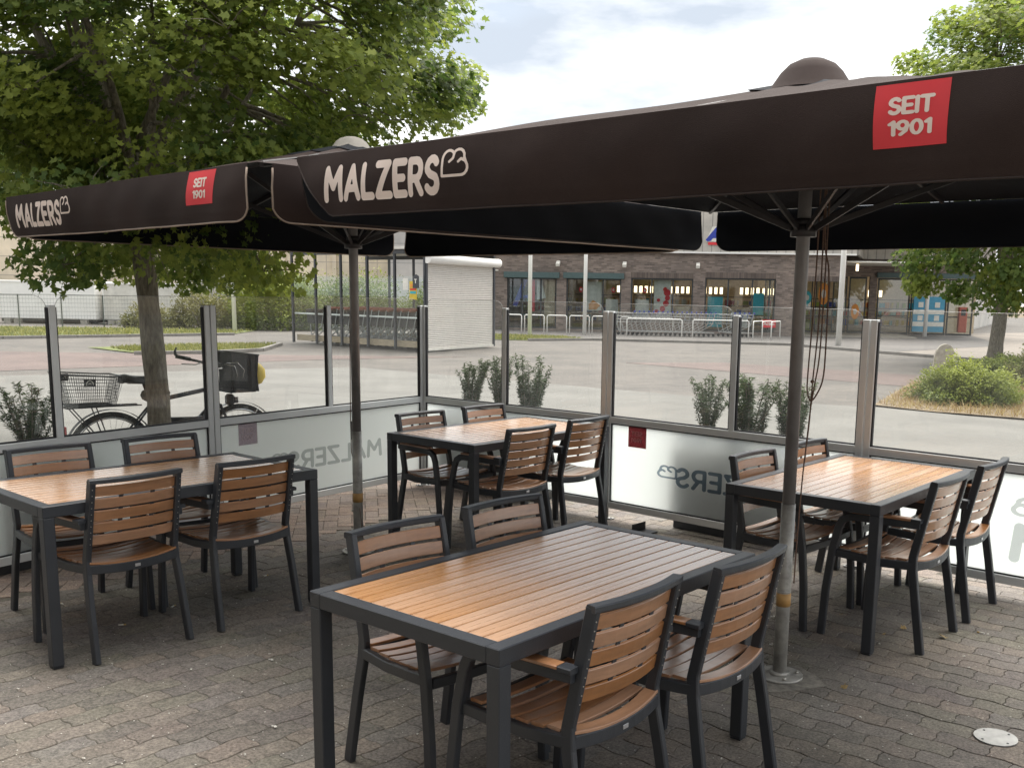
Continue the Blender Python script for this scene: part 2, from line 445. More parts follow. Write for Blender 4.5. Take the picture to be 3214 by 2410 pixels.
def thing(name, label, cat, loc=(0, 0, 0), rz=0.0, group=None):
    return tag(empty(name, loc, rz), label, cat, group)

def copy_tree(o, parent=None):
    c = o.copy(); COL.objects.link(c); c.parent = parent
    for ch in o.children:
        copy_tree(ch, c)
    return c

class MB:
    """collects simple shapes into one mesh"""
    def __init__(s): s.v = []; s.f = []; s.mi = []; s.cur = 0; s.smooth = []; s.sm = False
    def add(s, vs, fs):
        b = len(s.v); s.v += [tuple(p) for p in vs]
        for f in fs:
            s.f.append(tuple(b + i for i in f)); s.mi.append(s.cur); s.smooth.append(s.sm)
        return s
    def box(s, c, d, bev=0.0, rot=None):
        cx, cy, cz = c; hx, hy, hz = d[0] / 2, d[1] / 2, d[2] / 2
        if bev <= 0:
            vs = [(sx * hx, sy * hy, sz * hz) for sz in (-1, 1) for sy in (-1, 1) for sx in (-1, 1)]
            fs = [(0, 2, 3, 1), (4, 5, 7, 6), (0, 1, 5, 4), (2, 6, 7, 3), (0, 4, 6, 2), (1, 3, 7, 5)]
        else:
            b = min(bev, hx * .9, hy * .9, hz * .9)
            vs = []; idx = {}
            for sx in (-1, 1):
                for sy in (-1, 1):
                    for sz in (-1, 1):
                        for ax in range(3):
                            p = [sx * (hx - b), sy * (hy - b), sz * (hz - b)]
                            p[ax] += (sx, sy, sz)[ax] * b
                            idx[(sx, sy, sz, ax)] = len(vs); vs.append(tuple(p))
            fs = []
            for ax in range(3):
                o1, o2 = [(1, 2), (2, 0), (0, 1)][ax]
                for sg in (-1, 1):
                    q = []
                    for a_, b_ in ((-1, -1), (1, -1), (1, 1), (-1, 1)):
                        k = [0, 0, 0]; k[ax] = sg; k[o1] = a_; k[o2] = b_
                        q.append(idx[(k[0], k[1], k[2], ax)])
                    fs.append(tuple(q if sg > 0 else q[::-1]))
            for ax in range(3):      # edges along ax
                o1, o2 = [(1, 2), (2, 0), (0, 1)][ax]
                for a_ in (-1, 1):
                    for b_ in (-1, 1):
                        k0 = [0, 0, 0]; k0[ax] = -1; k0[o1] = a_; k0[o2] = b_
                        k1 = list(k0); k1[ax] = 1
                        fs.append((idx[(*k0, o1)], idx[(*k1, o1)], idx[(*k1, o2)], idx[(*k0, o2)]))
            for sx in (-1, 1):
                for sy in (-1, 1):
                    for sz in (-1, 1):
                        fs.append(tuple(idx[(sx, sy, sz, ax)] for ax in range(3)))
        if rot is not None:
            vs = [tuple(rot @ Vector(p)) for p in vs]
        s.add([(x + cx, y + cy, z + cz) for x, y, z in vs], fs)
        return s
    def sweep(s, path, w, h, side=(1, 0, 0), ch=0.0, caps=True):
        """rectangular tube along path; w along 'side', h across; ch chamfers the corners"""
        path = [Vector(p) for p in path]
        n = len(path); rings = []
        if ch > 0:
            prof = [(-w/2+ch, -h/2), (w/2-ch, -h/2), (w/2, -h/2+ch), (w/2, h/2-ch), (w/2-ch, h/2), (-w/2+ch, h/2), (-w/2, h/2-ch), (-w/2, -h/2+ch)]
        else:
            prof = [(-w/2, -h/2), (w/2, -h/2), (w/2, h/2), (-w/2, h/2)]
        vs = []
        for i, p in enumerate(path):
            t0 = (path[i] - path[i-1]).normalized() if i > 0 else None
            t1 = (path[i+1] - path[i]).normalized() if i < n-1 else None
            if t0 is None: t = t1; k = 1
            elif t1 is None: t = t0; k = 1
            else:
                t = (t0 + t1).normalized(); k = 1 / max(0.5, t.dot(t1))
            sd_ = Vector(side); sd_ = (sd_ - t * sd_.dot(t)).normalized()
            up = t.cross(sd_)
            for a_, b_ in prof:
                vs.append(tuple(p + sd_ * a_ + up * b_ * k))
        m = len(prof); fs = []
        for i in range(n-1):
            for j in range(m):
                fs.append((i*m+j, i*m+(j+1) % m, (i+1)*m+(j+1) % m, (i+1)*m+j))
        if caps:
            fs.append(tuple(range(m))[::-1]); fs.append(tuple((n-1)*m+j for j in range(m)))
        return s.add(vs, fs)
    def tube(s, path, r, seg=10, caps=True):
        path = [Vector(p) for p in path]; n = len(path)
        rr = r if isinstance(r, (list, tuple)) else [r] * n
        vs = []; ref = None
        for i, p in enumerate(path):
            a_ = path[max(i-1, 0)]; b_ = path[min(i+1, n-1)]
            t = (b_ - a_).normalized()
            if ref is None:
                ref = Vector((0, 0, 1)) if abs(t.z) < 0.9 else Vector((1, 0, 0))
            sd_ = (ref - t * ref.dot(t)).normalized(); ref = sd_
            up = t.cross(sd_)
            for j in range(seg):
                an = 2*math.pi*j/seg
                vs.append(tuple(p + (sd_*math.cos(an) + up*math.sin(an)) * rr[i]))
        fs = []
        for i in range(n-1):
            for j in range(seg):
                fs.append((i*seg+j, i*seg+(j+1) % seg, (i+1)*seg+(j+1) % seg, (i+1)*seg+j))
        sm0 = s.sm; s.sm = True
        if caps:
            s.add(vs, fs); b = len(s.v) - len(vs); s.sm = False
            s.f.append(tuple(b + j for j in range(seg))[::-1]); s.mi.append(s.cur); s.smooth.append(False)
            s.f.append(tuple(b + (n-1)*seg+j for j in range(seg))); s.mi.append(s.cur); s.smooth.append(False)
        else:
            s.add(vs, fs)
        s.sm = sm0
        return s
    def cyl(s, c, r, h, seg=20, r2=None):
        return s.tube([c, (c[0], c[1], c[2] + h)], [r, r if r2 is None else r2], seg)
    def lathe(s, prof, seg=24, c=(0, 0, 0)):
        vs = []
        for r_, z_ in prof:
            for j in range(seg):
                an = 2*math.pi*j/seg
                vs.append((c[0]+r_*math.cos(an), c[1]+r_*math.sin(an), c[2]+z_))
        fs = []
        for i in range(len(prof)-1):
            for j in range(seg):
                fs.append((i*seg+j, i*seg+(j+1) % seg, (i+1)*seg+(j+1) % seg, (i+1)*seg+j))
        sm0 = s.sm; s.sm = True; s.add(vs, fs); s.sm = sm0
        return s
    def prism(s, pts, axis='y', d0=0.0, d1=0.1):
        """extrude a 2D outline; axis is the extrusion axis"""
        n = len(pts)
        def P3(p, d):
            if axis == 'y': return (p[0], d, p[1])
            if axis == 'x': return (d, p[0], p[1])
            return (p[0], p[1], d)
        vs = [P3(p, d0) for p in pts] + [P3(p, d1) for p in pts]
        fs = [tuple(range(n)), tuple(range(n, 2*n))[::-1]]
        for i in range(n):
            fs.append((i, (i+1) % n, n+(i+1) % n, n+i))
        return s.add(vs, fs)
    def torus(s, c, R_, r_, axis='y', seg=40, rs=8):
        vs = []
        for i in range(seg):
            a_ = 2*math.pi*i/seg
            for j in range(rs):
                b_ = 2*math.pi*j/rs
                q = R_ + r_*math.cos(b_); w = r_*math.sin(b_)
                if axis == 'y': vs.append((c[0]+q*math.cos(a_), c[1]+w, c[2]+q*math.sin(a_)))
                else: vs.append((c[0]+q*math.cos(a_), c[1]+q*math.sin(a_), c[2]+w))
        fs = [(i*rs+j, i*rs+(j+1) % rs, ((i+1) % seg)*rs+(j+1) % rs, ((i+1) % seg)*rs+j) for i in range(seg) for j in range(rs)]
        sm0 = s.sm; s.sm = True; s.add(vs, fs); s.sm = sm0
        return s
    def mesh(s, name, mats):
        me = bpy.data.meshes.new(name)
        me.from_pydata(s.v, [], s.f)
        if not isinstance(mats, (list, tuple)): mats = [mats]
        for m_ in mats: me.materials.append(m_)
        me.polygons.foreach_set('material_index', s.mi)
        me.polygons.foreach_set('use_smooth', s.smooth)
        me.update()
        return me
    def build(s, name, mats, parent=None, loc=None, rz=None):
        o = bpy.data.objects.new(name, s.mesh(name, mats))
        COL.objects.link(o)
        if parent is not None: o.parent = parent
        if loc is not None: o.location = loc
        if rz is not None: o.rotation_euler = (0, 0, rz)
        return o

def inst(name, me, parent=None, loc=(0, 0, 0), rz=0.0):
    o = bpy.data.objects.new(name, me); COL.objects.link(o)
    o.parent = parent; o.location = loc; o.rotation_euler = (0, 0, rz)
    return o

def fast_mesh(name, verts, nper, m, tints=None):
    """verts: (K*nper,3) array, each nper vertices form one polygon"""
    K = len(verts) // nper
    me = bpy.data.meshes.new(name)
    me.vertices.add(K * nper)
    me.vertices.foreach_set('co', np.asarray(verts, dtype=np.float32).ravel())
    me.loops.add(K * nper)
    me.loops.foreach_set('vertex_index', np.arange(K * nper, dtype=np.int32))
    me.polygons.add(K)
    me.polygons.foreach_set('loop_start', np.arange(0, K * nper, nper, dtype=np.int32))
    me.polygons.foreach_set('loop_total', np.full(K, nper, dtype=np.int32))
    me.materials.append(m)
    if tints is not None:
        at = me.attributes.new('tint', 'FLOAT', 'POINT')
        at.data.foreach_set('value', np.repeat(np.asarray(tints, dtype=np.float32), nper))
    me.update(calc_edges=True)
    me.validate()
    return me

def add_tint(me, rgb):
    at = me.attributes.new('tint', 'FLOAT_COLOR', 'POINT')
    n = len(me.vertices)
    at.data.foreach_set('color', np.tile(np.array([*rgb, 1.0], dtype=np.float32), n))

rng = np.random.default_rng(11)
MAPLE = np.array([(0, -.5), (.40, -.30), (.22, -.02), (.54, .22), (.17, .22), (0, .60), (-.17, .22), (-.54, .22), (-.22, -.02), (-.40, -.30)])
OVAL = np.array([(0, -.5), (.25, -.1), (.2, .25), (0, .5), (-.2, .25), (-.25, -.1)])
TRI = np.array([(0, -.5), (.16, 0), (0, .5), (-.16, 0)])

def scatter(name, pts, size, tpl, m, tint, flat=0.35, dirs=None, jitter=0.35, outw=None):
    """one polygon leaf at each point, random tilt (flat: 0 random .. 1 horizontal)"""
    K = len(pts)
    nrm = rng.normal(size=(K, 3)); nrm /= np.linalg.norm(nrm, axis=1)[:, None]
    nrm[:, 2] = np.abs(nrm[:, 2]) + flat * 2
    if outw is not None: nrm = nrm + outw * 0.9
    nrm /= np.linalg.norm(nrm, axis=1)[:, None]
    up = rng.normal(size=(K, 3)) if dirs is None else dirs + rng.normal(size=(K, 3)) * 0.25
    up -= nrm * (up * nrm).sum(1)[:, None]
    up /= np.linalg.norm(up, axis=1)[:, None] + 1e-9
    sd_ = np.cross(up, nrm)
    s = size * (1 + rng.uniform(-jitter, jitter, K))
    v = pts[:, None, :] + (sd_[:, None, :] * tpl[None, :, 0, None] + up[:, None, :] * tpl[None, :, 1, None]) * s[:, None, None]
    fold = np.abs(tpl[:, 0]) * 0.25
    v = v + nrm[:, None, :] * fold[None, :, None] * s[:, None, None]
    return fast_mesh(name, v.reshape(-1, 3), len(tpl), m, tint)

# ------------------------------------------------------------------ lettering: strokes -> one flat mesh by a distance field
def arc(cx, cy, rx, ry, a0, a1, n=8):
    return [(cx + rx*math.cos(R(a0+(a1-a0)*i/n)), cy + ry*math.sin(R(a0+(a1-a0)*i/n))) for i in range(n+1)]
GL = {
 'M': (0.86, [[(0, 0), (0.07, 1), (.43, .38), (.79, 1), (.86, 0)]]),
 'A': (0.74, [[(0, 0), (.37, 1), (.74, 0)], [(.15, .3), (.59, .3)]]),
 'L': (0.46, [[(0, 1), (0, 0), (.46, 0)]]),
 'Z': (0.62, [[(.02, 1), (.6, 1), (0, 0), (.62, 0)]]),
 'E': (0.5, [[(.5, 1), (0, 1), (0, 0), (.5, 0)], [(0, .5), (.42, .5)]]),
 'R': (0.56, [[(0, 0), (0, 1), (.3, 1)] + arc(.3, .72, .26, .28, 90, -90, 8) + [(0, .44)], [(.3, .44), (.56, 0)]]),
 'S': (0.54, [arc(.29, .74, .25, .26, 30, 180, 6) + [(.06, .66), (.2, .53), (.4, .46)] + arc(.27, .26, .27, .26, 40, -150, 8)]),
 'I': (0.0, [[(0, 0), (0, 1)]]),
 'T': (0.6, [[(0, 1), (.6, 1)], [(.3, 1), (.3, 0)]]),
 '1': (0.2, [[(0, .82), (.2, 1), (.2, 0)]]),
 '9': (0.5, [arc(.25, .7, .25, .3, 0, 360, 14), [(.5, .7), (.42, .25), (.15, 0)]]),
 '0': (0.52, [arc(.26, .5, .26, .5, 0, 360, 18)]),
 'P': (0.52, [[(0, 0), (0, 1), (.28, 1)] + arc(.28, .72, .25, .28, 90, -90, 8) + [(0, .44)]]),
 'G': (0.6, [arc(.3, .5, .3, .5, 45, 330, 14) + [(.58, .42), (.34, .42)]]),
 'U': (0.56, [[(0, 1), (0, .3)] + arc(.28, .28, .28, .28, 180, 360, 8) + [(.56, 1)]]),
 'C': (0.54, [arc(.3, .5, .3, .5, 45, 315, 14)]),
 'c': (0.42, [arc(.24, .33, .24, .33, 45, 315, 12)]),
 't': (0.3, [[(.15, 1), (.15, 0), (.3, 0)], [(0, .68), (.3, .68)]]),
 'i': (0.0, [[(0, 0), (0, .66)], [(0, .95), (0, .96)]]),
 'o': (0.44, [arc(.22, .33, .22, .33, 0, 360, 12)]),
 'n': (0.4, [[(0, 0), (0, .66)], [(0, .45)] + arc(.2, .42, .2, .24, 160, 0, 6) + [(.4, 0)]]),
 ' ': (0.3, []),
 '#': (1.15, [[(.02, 0), (.82, 0)] + arc(.86, .28, .28, .28, -80, 40, 5) + arc(.74, .70, .26, .26, -10, 150, 6) + arc(.30, .62, .28, .33, 60, 180, 6) + [(.02, 0)],
             [(.54, .84), (.50, .64), (.34, .52)], [(1.06, .50), (.86, .60), (.74, .50)]]),
}
def text_mesh2d(txt, rad=0.1, gap=0.26, res=0.045, widen=1.0):
    """returns (verts [(u,v)], faces, total width) with letter height 1"""
    segs = []; x = 0
    for ch in txt:
        w, strokes = GL[ch]
        for st in strokes:
            for a_, b_ in zip(st[:-1], st[1:]):
                segs.append((x + a_[0]*widen, a_[1], x + b_[0]*widen, b_[1]))
        x += w*widen + gap
    W_ = x - gap
    sg = np.array(segs)
    x0, x1, y0, y1 = -rad-res, W_+rad+res, -rad-res, 1+rad+res
    nx = int((x1-x0)/res)+1; ny = int((y1-y0)/res)+1
    gx = x0 + np.arange(nx+1)*res; gy = y0 + np.arange(ny+1)*res
    X, Y = np.meshgrid(gx, gy, indexing='ij')
    D = np.full(X.shape, 9.0)
    for ax, ay, bx, by in sg:
        dx, dy = bx-ax, by-ay; l2 = dx*dx+dy*dy+1e-12
        t = np.clip(((X-ax)*dx+(Y-ay)*dy)/l2, 0, 1)
        D = np.minimum(D, np.hypot(X-ax-t*dx, Y-ay-t*dy))
    D -= rad
    vs = []; fs = []; cache = {}
    def vid(key, p):
        if key not in cache: cache[key] = len(vs); vs.append(p)
        return cache[key]
    inside = D < 0
    anyc = inside[:-1, :-1] | inside[1:, :-1] | inside[:-1, 1:] | inside[1:, 1:]
    for i, j in zip(*np.nonzero(anyc)):
        cs = [(i, j), (i+1, j), (i+1, j+1), (i, j+1)]
        poly = []
        for k in range(4):
            a_, b_ = cs[k], cs[(k+1) % 4]
            da, db = D[a_], D[b_]
            if da < 0: poly.append(vid(a_, (gx[a_[0]], gy[a_[1]])))
            if (da < 0) != (db < 0):
                t = da/(da-db)
                key = (min(a_, b_), max(a_, b_))
                poly.append(vid(key, (gx[a_[0]]+(gx[b_[0]]-gx[a_[0]])*t, gy[a_[1]]+(gy[b_[1]]-gy[a_[1]])*t)))
        if len(poly) >= 3: fs.append(tuple(poly))
    return vs, fs, W_
_tc = {}
def lettering(name, txt, mapf, m, parent, width=None, height=None, rad=0.1, gap=0.26, widen=1.0, mirror=False, res=0.045):
    """mapf(u,v) -> 3D ; u in metres along the line, v in metres up; height = letter height in metres"""
    k = (txt, rad, gap, widen, res)
    if k not in _tc: _tc[k] = text_mesh2d(txt, rad, gap, res, widen)
    vs, fs, W_ = _tc[k]
    sx = (width / W_) if width else height
    out = [mapf((W_ - u if mirror else u) * sx, v * height) for u, v in vs]
    me = bpy.data.meshes.new(name)
    me.from_pydata([tuple(p) for p in out], [], fs)
    me.materials.append(m); me.update()
    o = bpy.data.objects.new(name, me); COL.objects.link(o); o.parent = parent
    return o

def sheet(name, pts, z, m, kind='structure'):
    b = MB(); b.add([(x, y, z) for x, y in pts], [tuple(range(len(pts)))])
    o = b.build(name, m)
    n = o.data.polygons[0].normal
    if n.z < 0: o.data.flip_normals()
    if kind: o['kind'] = kind
    return o

# ------------------------------------------------------------------ ground
sheet('ground', [(-300, -60), (300, -60), (300, 500), (-300, 500)], -0.10, M['earth'])
sheet('road', [(-40, 1.0), (40, 1.0), (40, 12.0), (6.65, 14.9), (4.93, 16.5), (2.63, 17.4), (-5.15, 23.2), (-10.8, 19.4), (-40, 15)], -0.032, M['asphalt'])
sheet('car_park', [(-60, 10.5), (60, 10.5), (60, 120), (-60, 120)], -0.044, M['lotpave'])
for pts in ([(-30, 19.0), (-12.5, 19.6), (-6.5, 25.6), (-3.0, 27.8), (-9.8, 26.8), (-30, 25.5)],
            [(1.2, 26.6), (3.9, 27.4), (9.8, 22.6), (7.2, 20.3)]):
    sheet('red_paving_strip', pts, -0.038, M['lotred'])
sheet('walkway', [(9.9, 34.0), (12.5, 29.2), (40, 14), (60, 30), (60, 90), (20.4, 55.4), (12.5, 46.9)], -0.036, M['walk'])
sheet('shop_forecourt', [(-6, 49.8), (-6, 42.6), (0.4, 39.6), (7.8, 38.6), (10.2, 34.2), (17.2, 41.5), (21, 55.6), (12, 62), (-6, 62)], -0.030, M['darkwalk'])
sheet('terrace_bed', [(-9, -4), (9, -4), (9, 1.9), (4.12, 5.9), (2.5, 7.25), (0.95, 8.6), (-1.5, 10.35), (-3.5, 7.5), (-4.6, 5.5), (-9, -3)], -0.0062, M['joint'])
kb = MB()
def kerb_line(pts, w=0.12, h=0.09, z0=-0.06):
    b = MB()
    for (x0, y0), (x1, y1) in zip(pts[:-1], pts[1:]):
        d = math.hypot(x1-x0, y1-y0); n = max(1, int(d/1.0))
        for i in range(n):
            t0, t1 = i/n, (i+1)/n
            cx = x0+(x1-x0)*(t0+t1)/2; cy = y0+(y1-y0)*(t0+t1)/2
            b.box((cx, cy, z0+h/2+0.02), (d/n-0.008, w, h), 0.006, Matrix.Rotation(math.atan2(y1-y0, x1-x0), 3, 'Z'))
    return b
o = kerb_line([(-11.4, 26.1), (-9.7, 27.2), (-8.9, 28.6), (-9.3, 31.8)]).build('kerb', M['kerb']); o['kind'] = 'structure'
o = kerb_line([(-1.9, 37.9), (0.5, 39.3), (7.8, 38.3), (9.9, 33.9), (12.4, 29.0), (16, 26.6)]).build('kerb', M['kerb']); o['kind'] = 'structure'
o = kerb_line([(-30, 34.5), (-18.4, 32.6), (-12.9, 38.2)]).build('kerb', M['kerb']); o['kind'] = 'structure'

# turf islands
sheet('turf_island', [(-11.2, 26.3), (-9.7, 27.3), (-9.0, 28.7), (-9.4, 32.2), (-11.6, 31.0), (-13.8, 28.6)], -0.02, M['turf'])
sheet('turf_verge', [(-34, 34.4), (-18.4, 32.9), (-13.1, 38.2), (-13.4, 42.5), (-34, 41)], -0.02, M['turf'])
sheet('turf_verge', [(-4.1, 43.2), (-4.2, 38.3), (-1.9, 38.1), (0.3, 39.5), (-0.6, 41.6)], -0.02, M['turf'])
sheet('planting_bed', [(4.9, 16.8), (5.5, 16.0), (6.7, 15.2), (14, 11.5), (26, 20), (15.5, 28.6), (12.2, 29.6), (9.2, 24.8), (7.2, 21.9)], -0.018, M['earth'])

def in_poly(p, poly):
    x, y = p; c = False; j = len(poly)-1
    for i in range(len(poly)):
        xi, yi = poly[i]; xj, yj = poly[j]
        if (yi > y) != (yj > y) and x < (xj-xi)*(y-yi)/(yj-yi)+xi: c = not c
        j = i
    return c
def blades(name, poly, n, h, m, lab, cat='grass', w=0.012, lean=0.5):
    xs = [p[0] for p in poly]; ys = [p[1] for p in poly]
    P_ = []
    while len(P_) < n:
        p = (random.uniform(min(xs), max(xs)), random.uniform(min(ys), max(ys)))
        if in_poly(p, poly): P_.append(p)
    P_ = np.array(P_); K = len(P_)
    hh = h * rng.uniform(0.4, 1.3, K); a = rng.uniform(0, 6.283, K)
    l = rng.normal(size=(K, 2)) * lean * hh[:, None]
    b0 = np.column_stack([P_[:, 0]-np.cos(a)*w, P_[:, 1]-np.sin(a)*w, np.full(K, -0.025)])
    b1 = np.column_stack([P_[:, 0]+np.cos(a)*w, P_[:, 1]+np.sin(a)*w, np.full(K, -0.025)])
    tp = np.column_stack([P_[:, 0]+l[:, 0], P_[:, 1]+l[:, 1], hh])
    v = np.stack([b0, b1, tp], 1).reshape(-1, 3)
    me = fast_mesh(name, v, 3, m, np.clip(rng.normal(0.5, 0.28, K), 0, 1))
    o = bpy.data.objects.new(name, me); COL.objects.link(o)
    tag(o, lab, cat, kind='stuff')
    return o
blades('grass', [(-11.2, 26.4), (-9.8, 27.3), (-9.1, 28.7), (-9.5, 32.2), (-11.6, 31.0), (-13.2, 28.6)], 4200, 0.075, M['grass'], 'yellowish grass on the kerbed island left of the trolley shelter', w=0.02)
blades('grass', [(-30, 34.6), (-18.4, 33.1), (-13.2, 38.3), (-13.5, 42.3), (-30, 40)], 8000, 0.085, M['grass'], 'strip of green grass in front of the wire fence at left', w=0.03)
blades('grass', [(-4.1, 42.6), (-4.2, 38.5), (-1.9, 38.3), (0.2, 39.6), (-0.6, 41.4)], 3000, 0.075, M['grass'], 'small patch of grass at the foot of the flagpoles beside the roller shutter', w=0.03)
blades('dry_grass', [(4.95, 16.8), (5.5, 16.05), (6.7, 15.3), (9.5, 13.9), (10.5, 17), (9.0, 20.5), (7.2, 21.7)], 6500, 0.10, M['drygrass'], 'dry brown grass and leaf litter around the low green bushes at right', w=0.008, lean=0.9)

# ------------------------------------------------------------------ terrace paving, stone by stone
TH = R(40.0)
AX = np.array([math.sin(TH), math.cos(TH)]); BX = np.array([AX[1], -AX[0]])     # along / across the tables
fence_pts = [(-5.6, 1.4), (-3.66, 5.02), (-2.58, 7.02), (-1.365, 8.90), (0.235, 7.69), (1.81, 6.33), (3.40, 4.98), (6.5, 2.2), (6.5, 0.6), (-5.6, 0.6)]
fence_out = [(-6.8, 1.4), (-4.5, 5.5), (-3.4, 7.5), (-1.5, 10.2), (0.9, 8.5), (2.45, 7.15), (4.05, 5.8), (7.4, 2.9), (7.4, 0.6), (-6.8, 0.6)]
def wave_outline(x0, x1, y0, y1, A=0.0085, B=0.007, inset=0.0015, n=6, ne=3):
    Lw, Wd = 0.205, 0.112
    pts = []
    for i in range(n): x = x0 + (x1-x0)*i/n; pts.append((x, y0 + A*math.sin(2*math.pi*x/Lw)))
    for i in range(ne): y = y0 + (y1-y0)*i/ne; pts.append((x1 + B*math.sin(2*math.pi*(y-y0)/Wd), y + (A*math.sin(2*math.pi*x1/Lw)) * (1 if i == 0 else 0.6)))
    for i in range(n): x = x1 - (x1-x0)*i/n; pts.append((x, y1 + A*math.sin(2*math.pi*x/Lw)))
    for i in range(ne): y = y1 - (y1-y0)*i/ne; pts.append((x0 + B*math.sin(2*math.pi*(y-y0)/Wd), y + (A*math.sin(2*math.pi*x0/Lw)) * (1 if i == 0 else 0.6)))
    cx = (x0+x1)/2; cy = (y0+y1)/2
    k0 = 1-inset/((x1-x0)/2); k1 = 1-inset/((y1-y0)/2)
    return [((p[0]-cx)*k0+cx, (p[1]-cy)*k1+cy) for p in pts]
def stone_mesh(out, cx, cy, tilt=0.0, bev=0.0032):
    """top face, rounded arris and side of one paving stone; local to (cx,cy)"""
    n = len(out); vs = []
    for k, z in ((1-0.045, 0.0), (1-0.015, -0.0009), (1.0, -0.0030), (1.0, -0.0145)):
        for x, y in out:
            vs.append(((x-cx)*k, (y-cy)*(k if k > 0.99 else 1-(1-k)*1.3), z + tilt*(x-cx)))
    fs = [tuple(range(n))]
    for r_ in range(3):
        for i in range(n):
            fs.append((r_*n+i, (r_+1)*n+i, (r_+1)*n+(i+1) % n, r_*n+(i+1) % n))
    return vs, fs
def vis(x, y, zm=0.6):
    """is the spot inside the photographed view (with a margin)"""
    d = Vector((x, y, -EYE)); z = d.dot(_fw)
    if z < 0.8: return None
    u = 1811 + 3186.6*d.dot(_r2)/z; v = 1470 - 3186.6*d.dot(_u2)/z
    if -500 < u < 3700 and v < 2900: return (u, v, z)
    return None
TINTS = [(1, 1, 1), (0.90, 0.90, 0.92), (1.10, 1.08, 1.04), (0.98, 1.0, 0.94), (1.02, 0.99, 0.96), (0.86, 0.87, 0.86), (1.0, 1.02, 1.04), (1.10, 1.05, 1.0)]
pave = tag(empty('terrace_paving'), None, None, None, 'structure')
stones = []
PW, PL = 0.112, 0.205
BSPLIT, BRECT = -2.25, -5.80
def bcoord(x, y): return x*BX[0] + y*BX[1]
def acoord(x, y): return x*AX[0] + y*AX[1]
for zone in (0, 1):
    ang = R(-38.5) if zone == 0 else R(49.0)
    ca, sa = math.cos(ang), math.sin(ang)
    for k in range(-80, 110):
        for i in range(-60, 60):
            u = i*PL + (PL/2 if k % 2 else 0); v = k*PW
            cx, cy = u+PL/2, v+PW/2
            x, y = ca*cx - sa*cy, sa*cx + ca*cy
            b_ = bcoord(x, y)
            if zone == 0 and b_ < BSPLIT-.05: continue
            if zone == 1 and (b_ >= BSPLIT+.06 or b_ < BRECT-.03): continue
            if not in_poly((x, y), fence_out) and y > 1: continue
            if y < 1.2: continue
            q = vis(x, y)
            if q is None: continue
            inv = q[2] if (-60 < q[0] < 3274 and q[1] < 2440) else q[2] + 50
            stones.append((inv, x, y, ang, k % 2, u, -.0035 if zone == 1 else 0.0, 'wave'))
rects = []
ang = R(12.0); ca, sa = math.cos(ang), math.sin(ang)       # herringbone field by the left screens
W_, L_ = 0.1, 0.2
for i in range(-110, 110):
    for j in range(-40, 120):
        # herringbone: bricks alternate horizontal / vertical on a diagonal staircase
        for typ in (0, 1):
            if (i - j) % 4 == 0 and typ == 0:
                cx, cy, r_ = (i*W_ + L_/2, j*W_ + W_/2, 0)
            elif (i - j) % 4 == 3 and typ == 1:
                cx, cy, r_ = (i*W_ + W_/2, j*W_ + L_/2, 90)
            else: continue
            x, y = ca*cx - sa*cy, sa*cx + ca*cy
            if bcoord(x, y) >= BRECT - 0.02: continue
            if not in_poly((x, y), fence_out): continue
            q = vis(x, y)
            if q is None or y < 3.5: continue
            inv = q[2] if (-60 < q[0] < 3274) else q[2] + 50
            rects.append((inv, x, y, ang + R(r_)))
stones.sort(key=lambda s_: s_[0]); rects.sort(key=lambda s_: s_[0])
wave_me = []
def wave_local(par):
    u = PL/2 if par else 0.0
    return wave_outline(u, u+PL, 0, PW), u+PL/2, PW/2
for par in (0, 1):
    row = []
    for ti, tn in enumerate(TINTS):
        out, cx, cy = wave_local(par)
        vs, fs = stone_mesh(out, cx, cy)
        me = bpy.data.meshes.new('brick'); me.from_pydata(vs, [], fs); me.materials.append(M['paver']); add_tint(me, tn); me.update()
        row.append(me)
    wave_me.append(row)
NIND = 300
rs = random.Random(5)
def stuff_stones(name, lst, kind):
    V = []; F = []; T = []
    for s_ in lst:
        tn = TINTS[rs.randrange(8)]; dz = rs.uniform(-0.0016, 0.0012)
        if kind == 'wave':
            out, cx, cy = wave_local(s_[4]); an = s_[3]
        else:
            out = rect_out; cx = cy = 0; an = s_[3]
        vs, fs = stone_mesh(out, cx, cy)
        c, s = math.cos(an), math.sin(an); b = len(V)
        for x, y, z in vs:
            V.append((s_[1]+c*x-s*y, s_[2]+s*x+c*y, z+dz+(s_[6] if kind == 'wave' else 0))); T.append((*tn, 1.0))
        F += [tuple(b+i for i in f) for f in fs]
    me = bpy.data.meshes.new(name); me.from_pydata(V, [], F)
    me.materials.append(M['paver'] if kind == 'wave' else M['paver_red'])
    at = me.attributes.new('tint', 'FLOAT_COLOR', 'POINT'); at.data.foreach_set('color', np.array(T, dtype=np.float32).ravel())
    me.update()
    o = bpy.data.objects.new(name, me); COL.objects.link(o); o.parent = pave; o['kind'] = 'stuff'
    return o
for s_ in stones[:NIND]:
    o = inst('brick', wave_me[s_[4]][rs.randrange(8)], pave, (s_[1], s_[2], s_[6]+rs.uniform(-0.0018, 0.0012)), s_[3])
    o.rotation_euler[0] = rs.uniform(-.006, .006); o.rotation_euler[1] = rs.uniform(-.004, .004)
stuff_stones('brick_field', stones[NIND:], 'wave')
rect_out = []
for (sx, sy) in ((-1, -1), (1, -1), (1, 1), (-1, 1)):
    for t in ((0.0,),): rect_out.append((sx*(0.1-0.0022), sy*(0.05-0.0022)))
rect_out = [(-.0978, -.0478), (0, -.0478), (.0978, -.0478), (.0978, .0478), (0, .0478), (-.0978, .0478)]
rect_me = []
for tn in TINTS:
    vs, fs = stone_mesh(rect_out, 0, 0)
    me = bpy.data.meshes.new('paving_stone'); me.from_pydata(vs, [], fs); me.materials.append(M['paver_red']); add_tint(me, tn); me.update()
    rect_me.append(me)
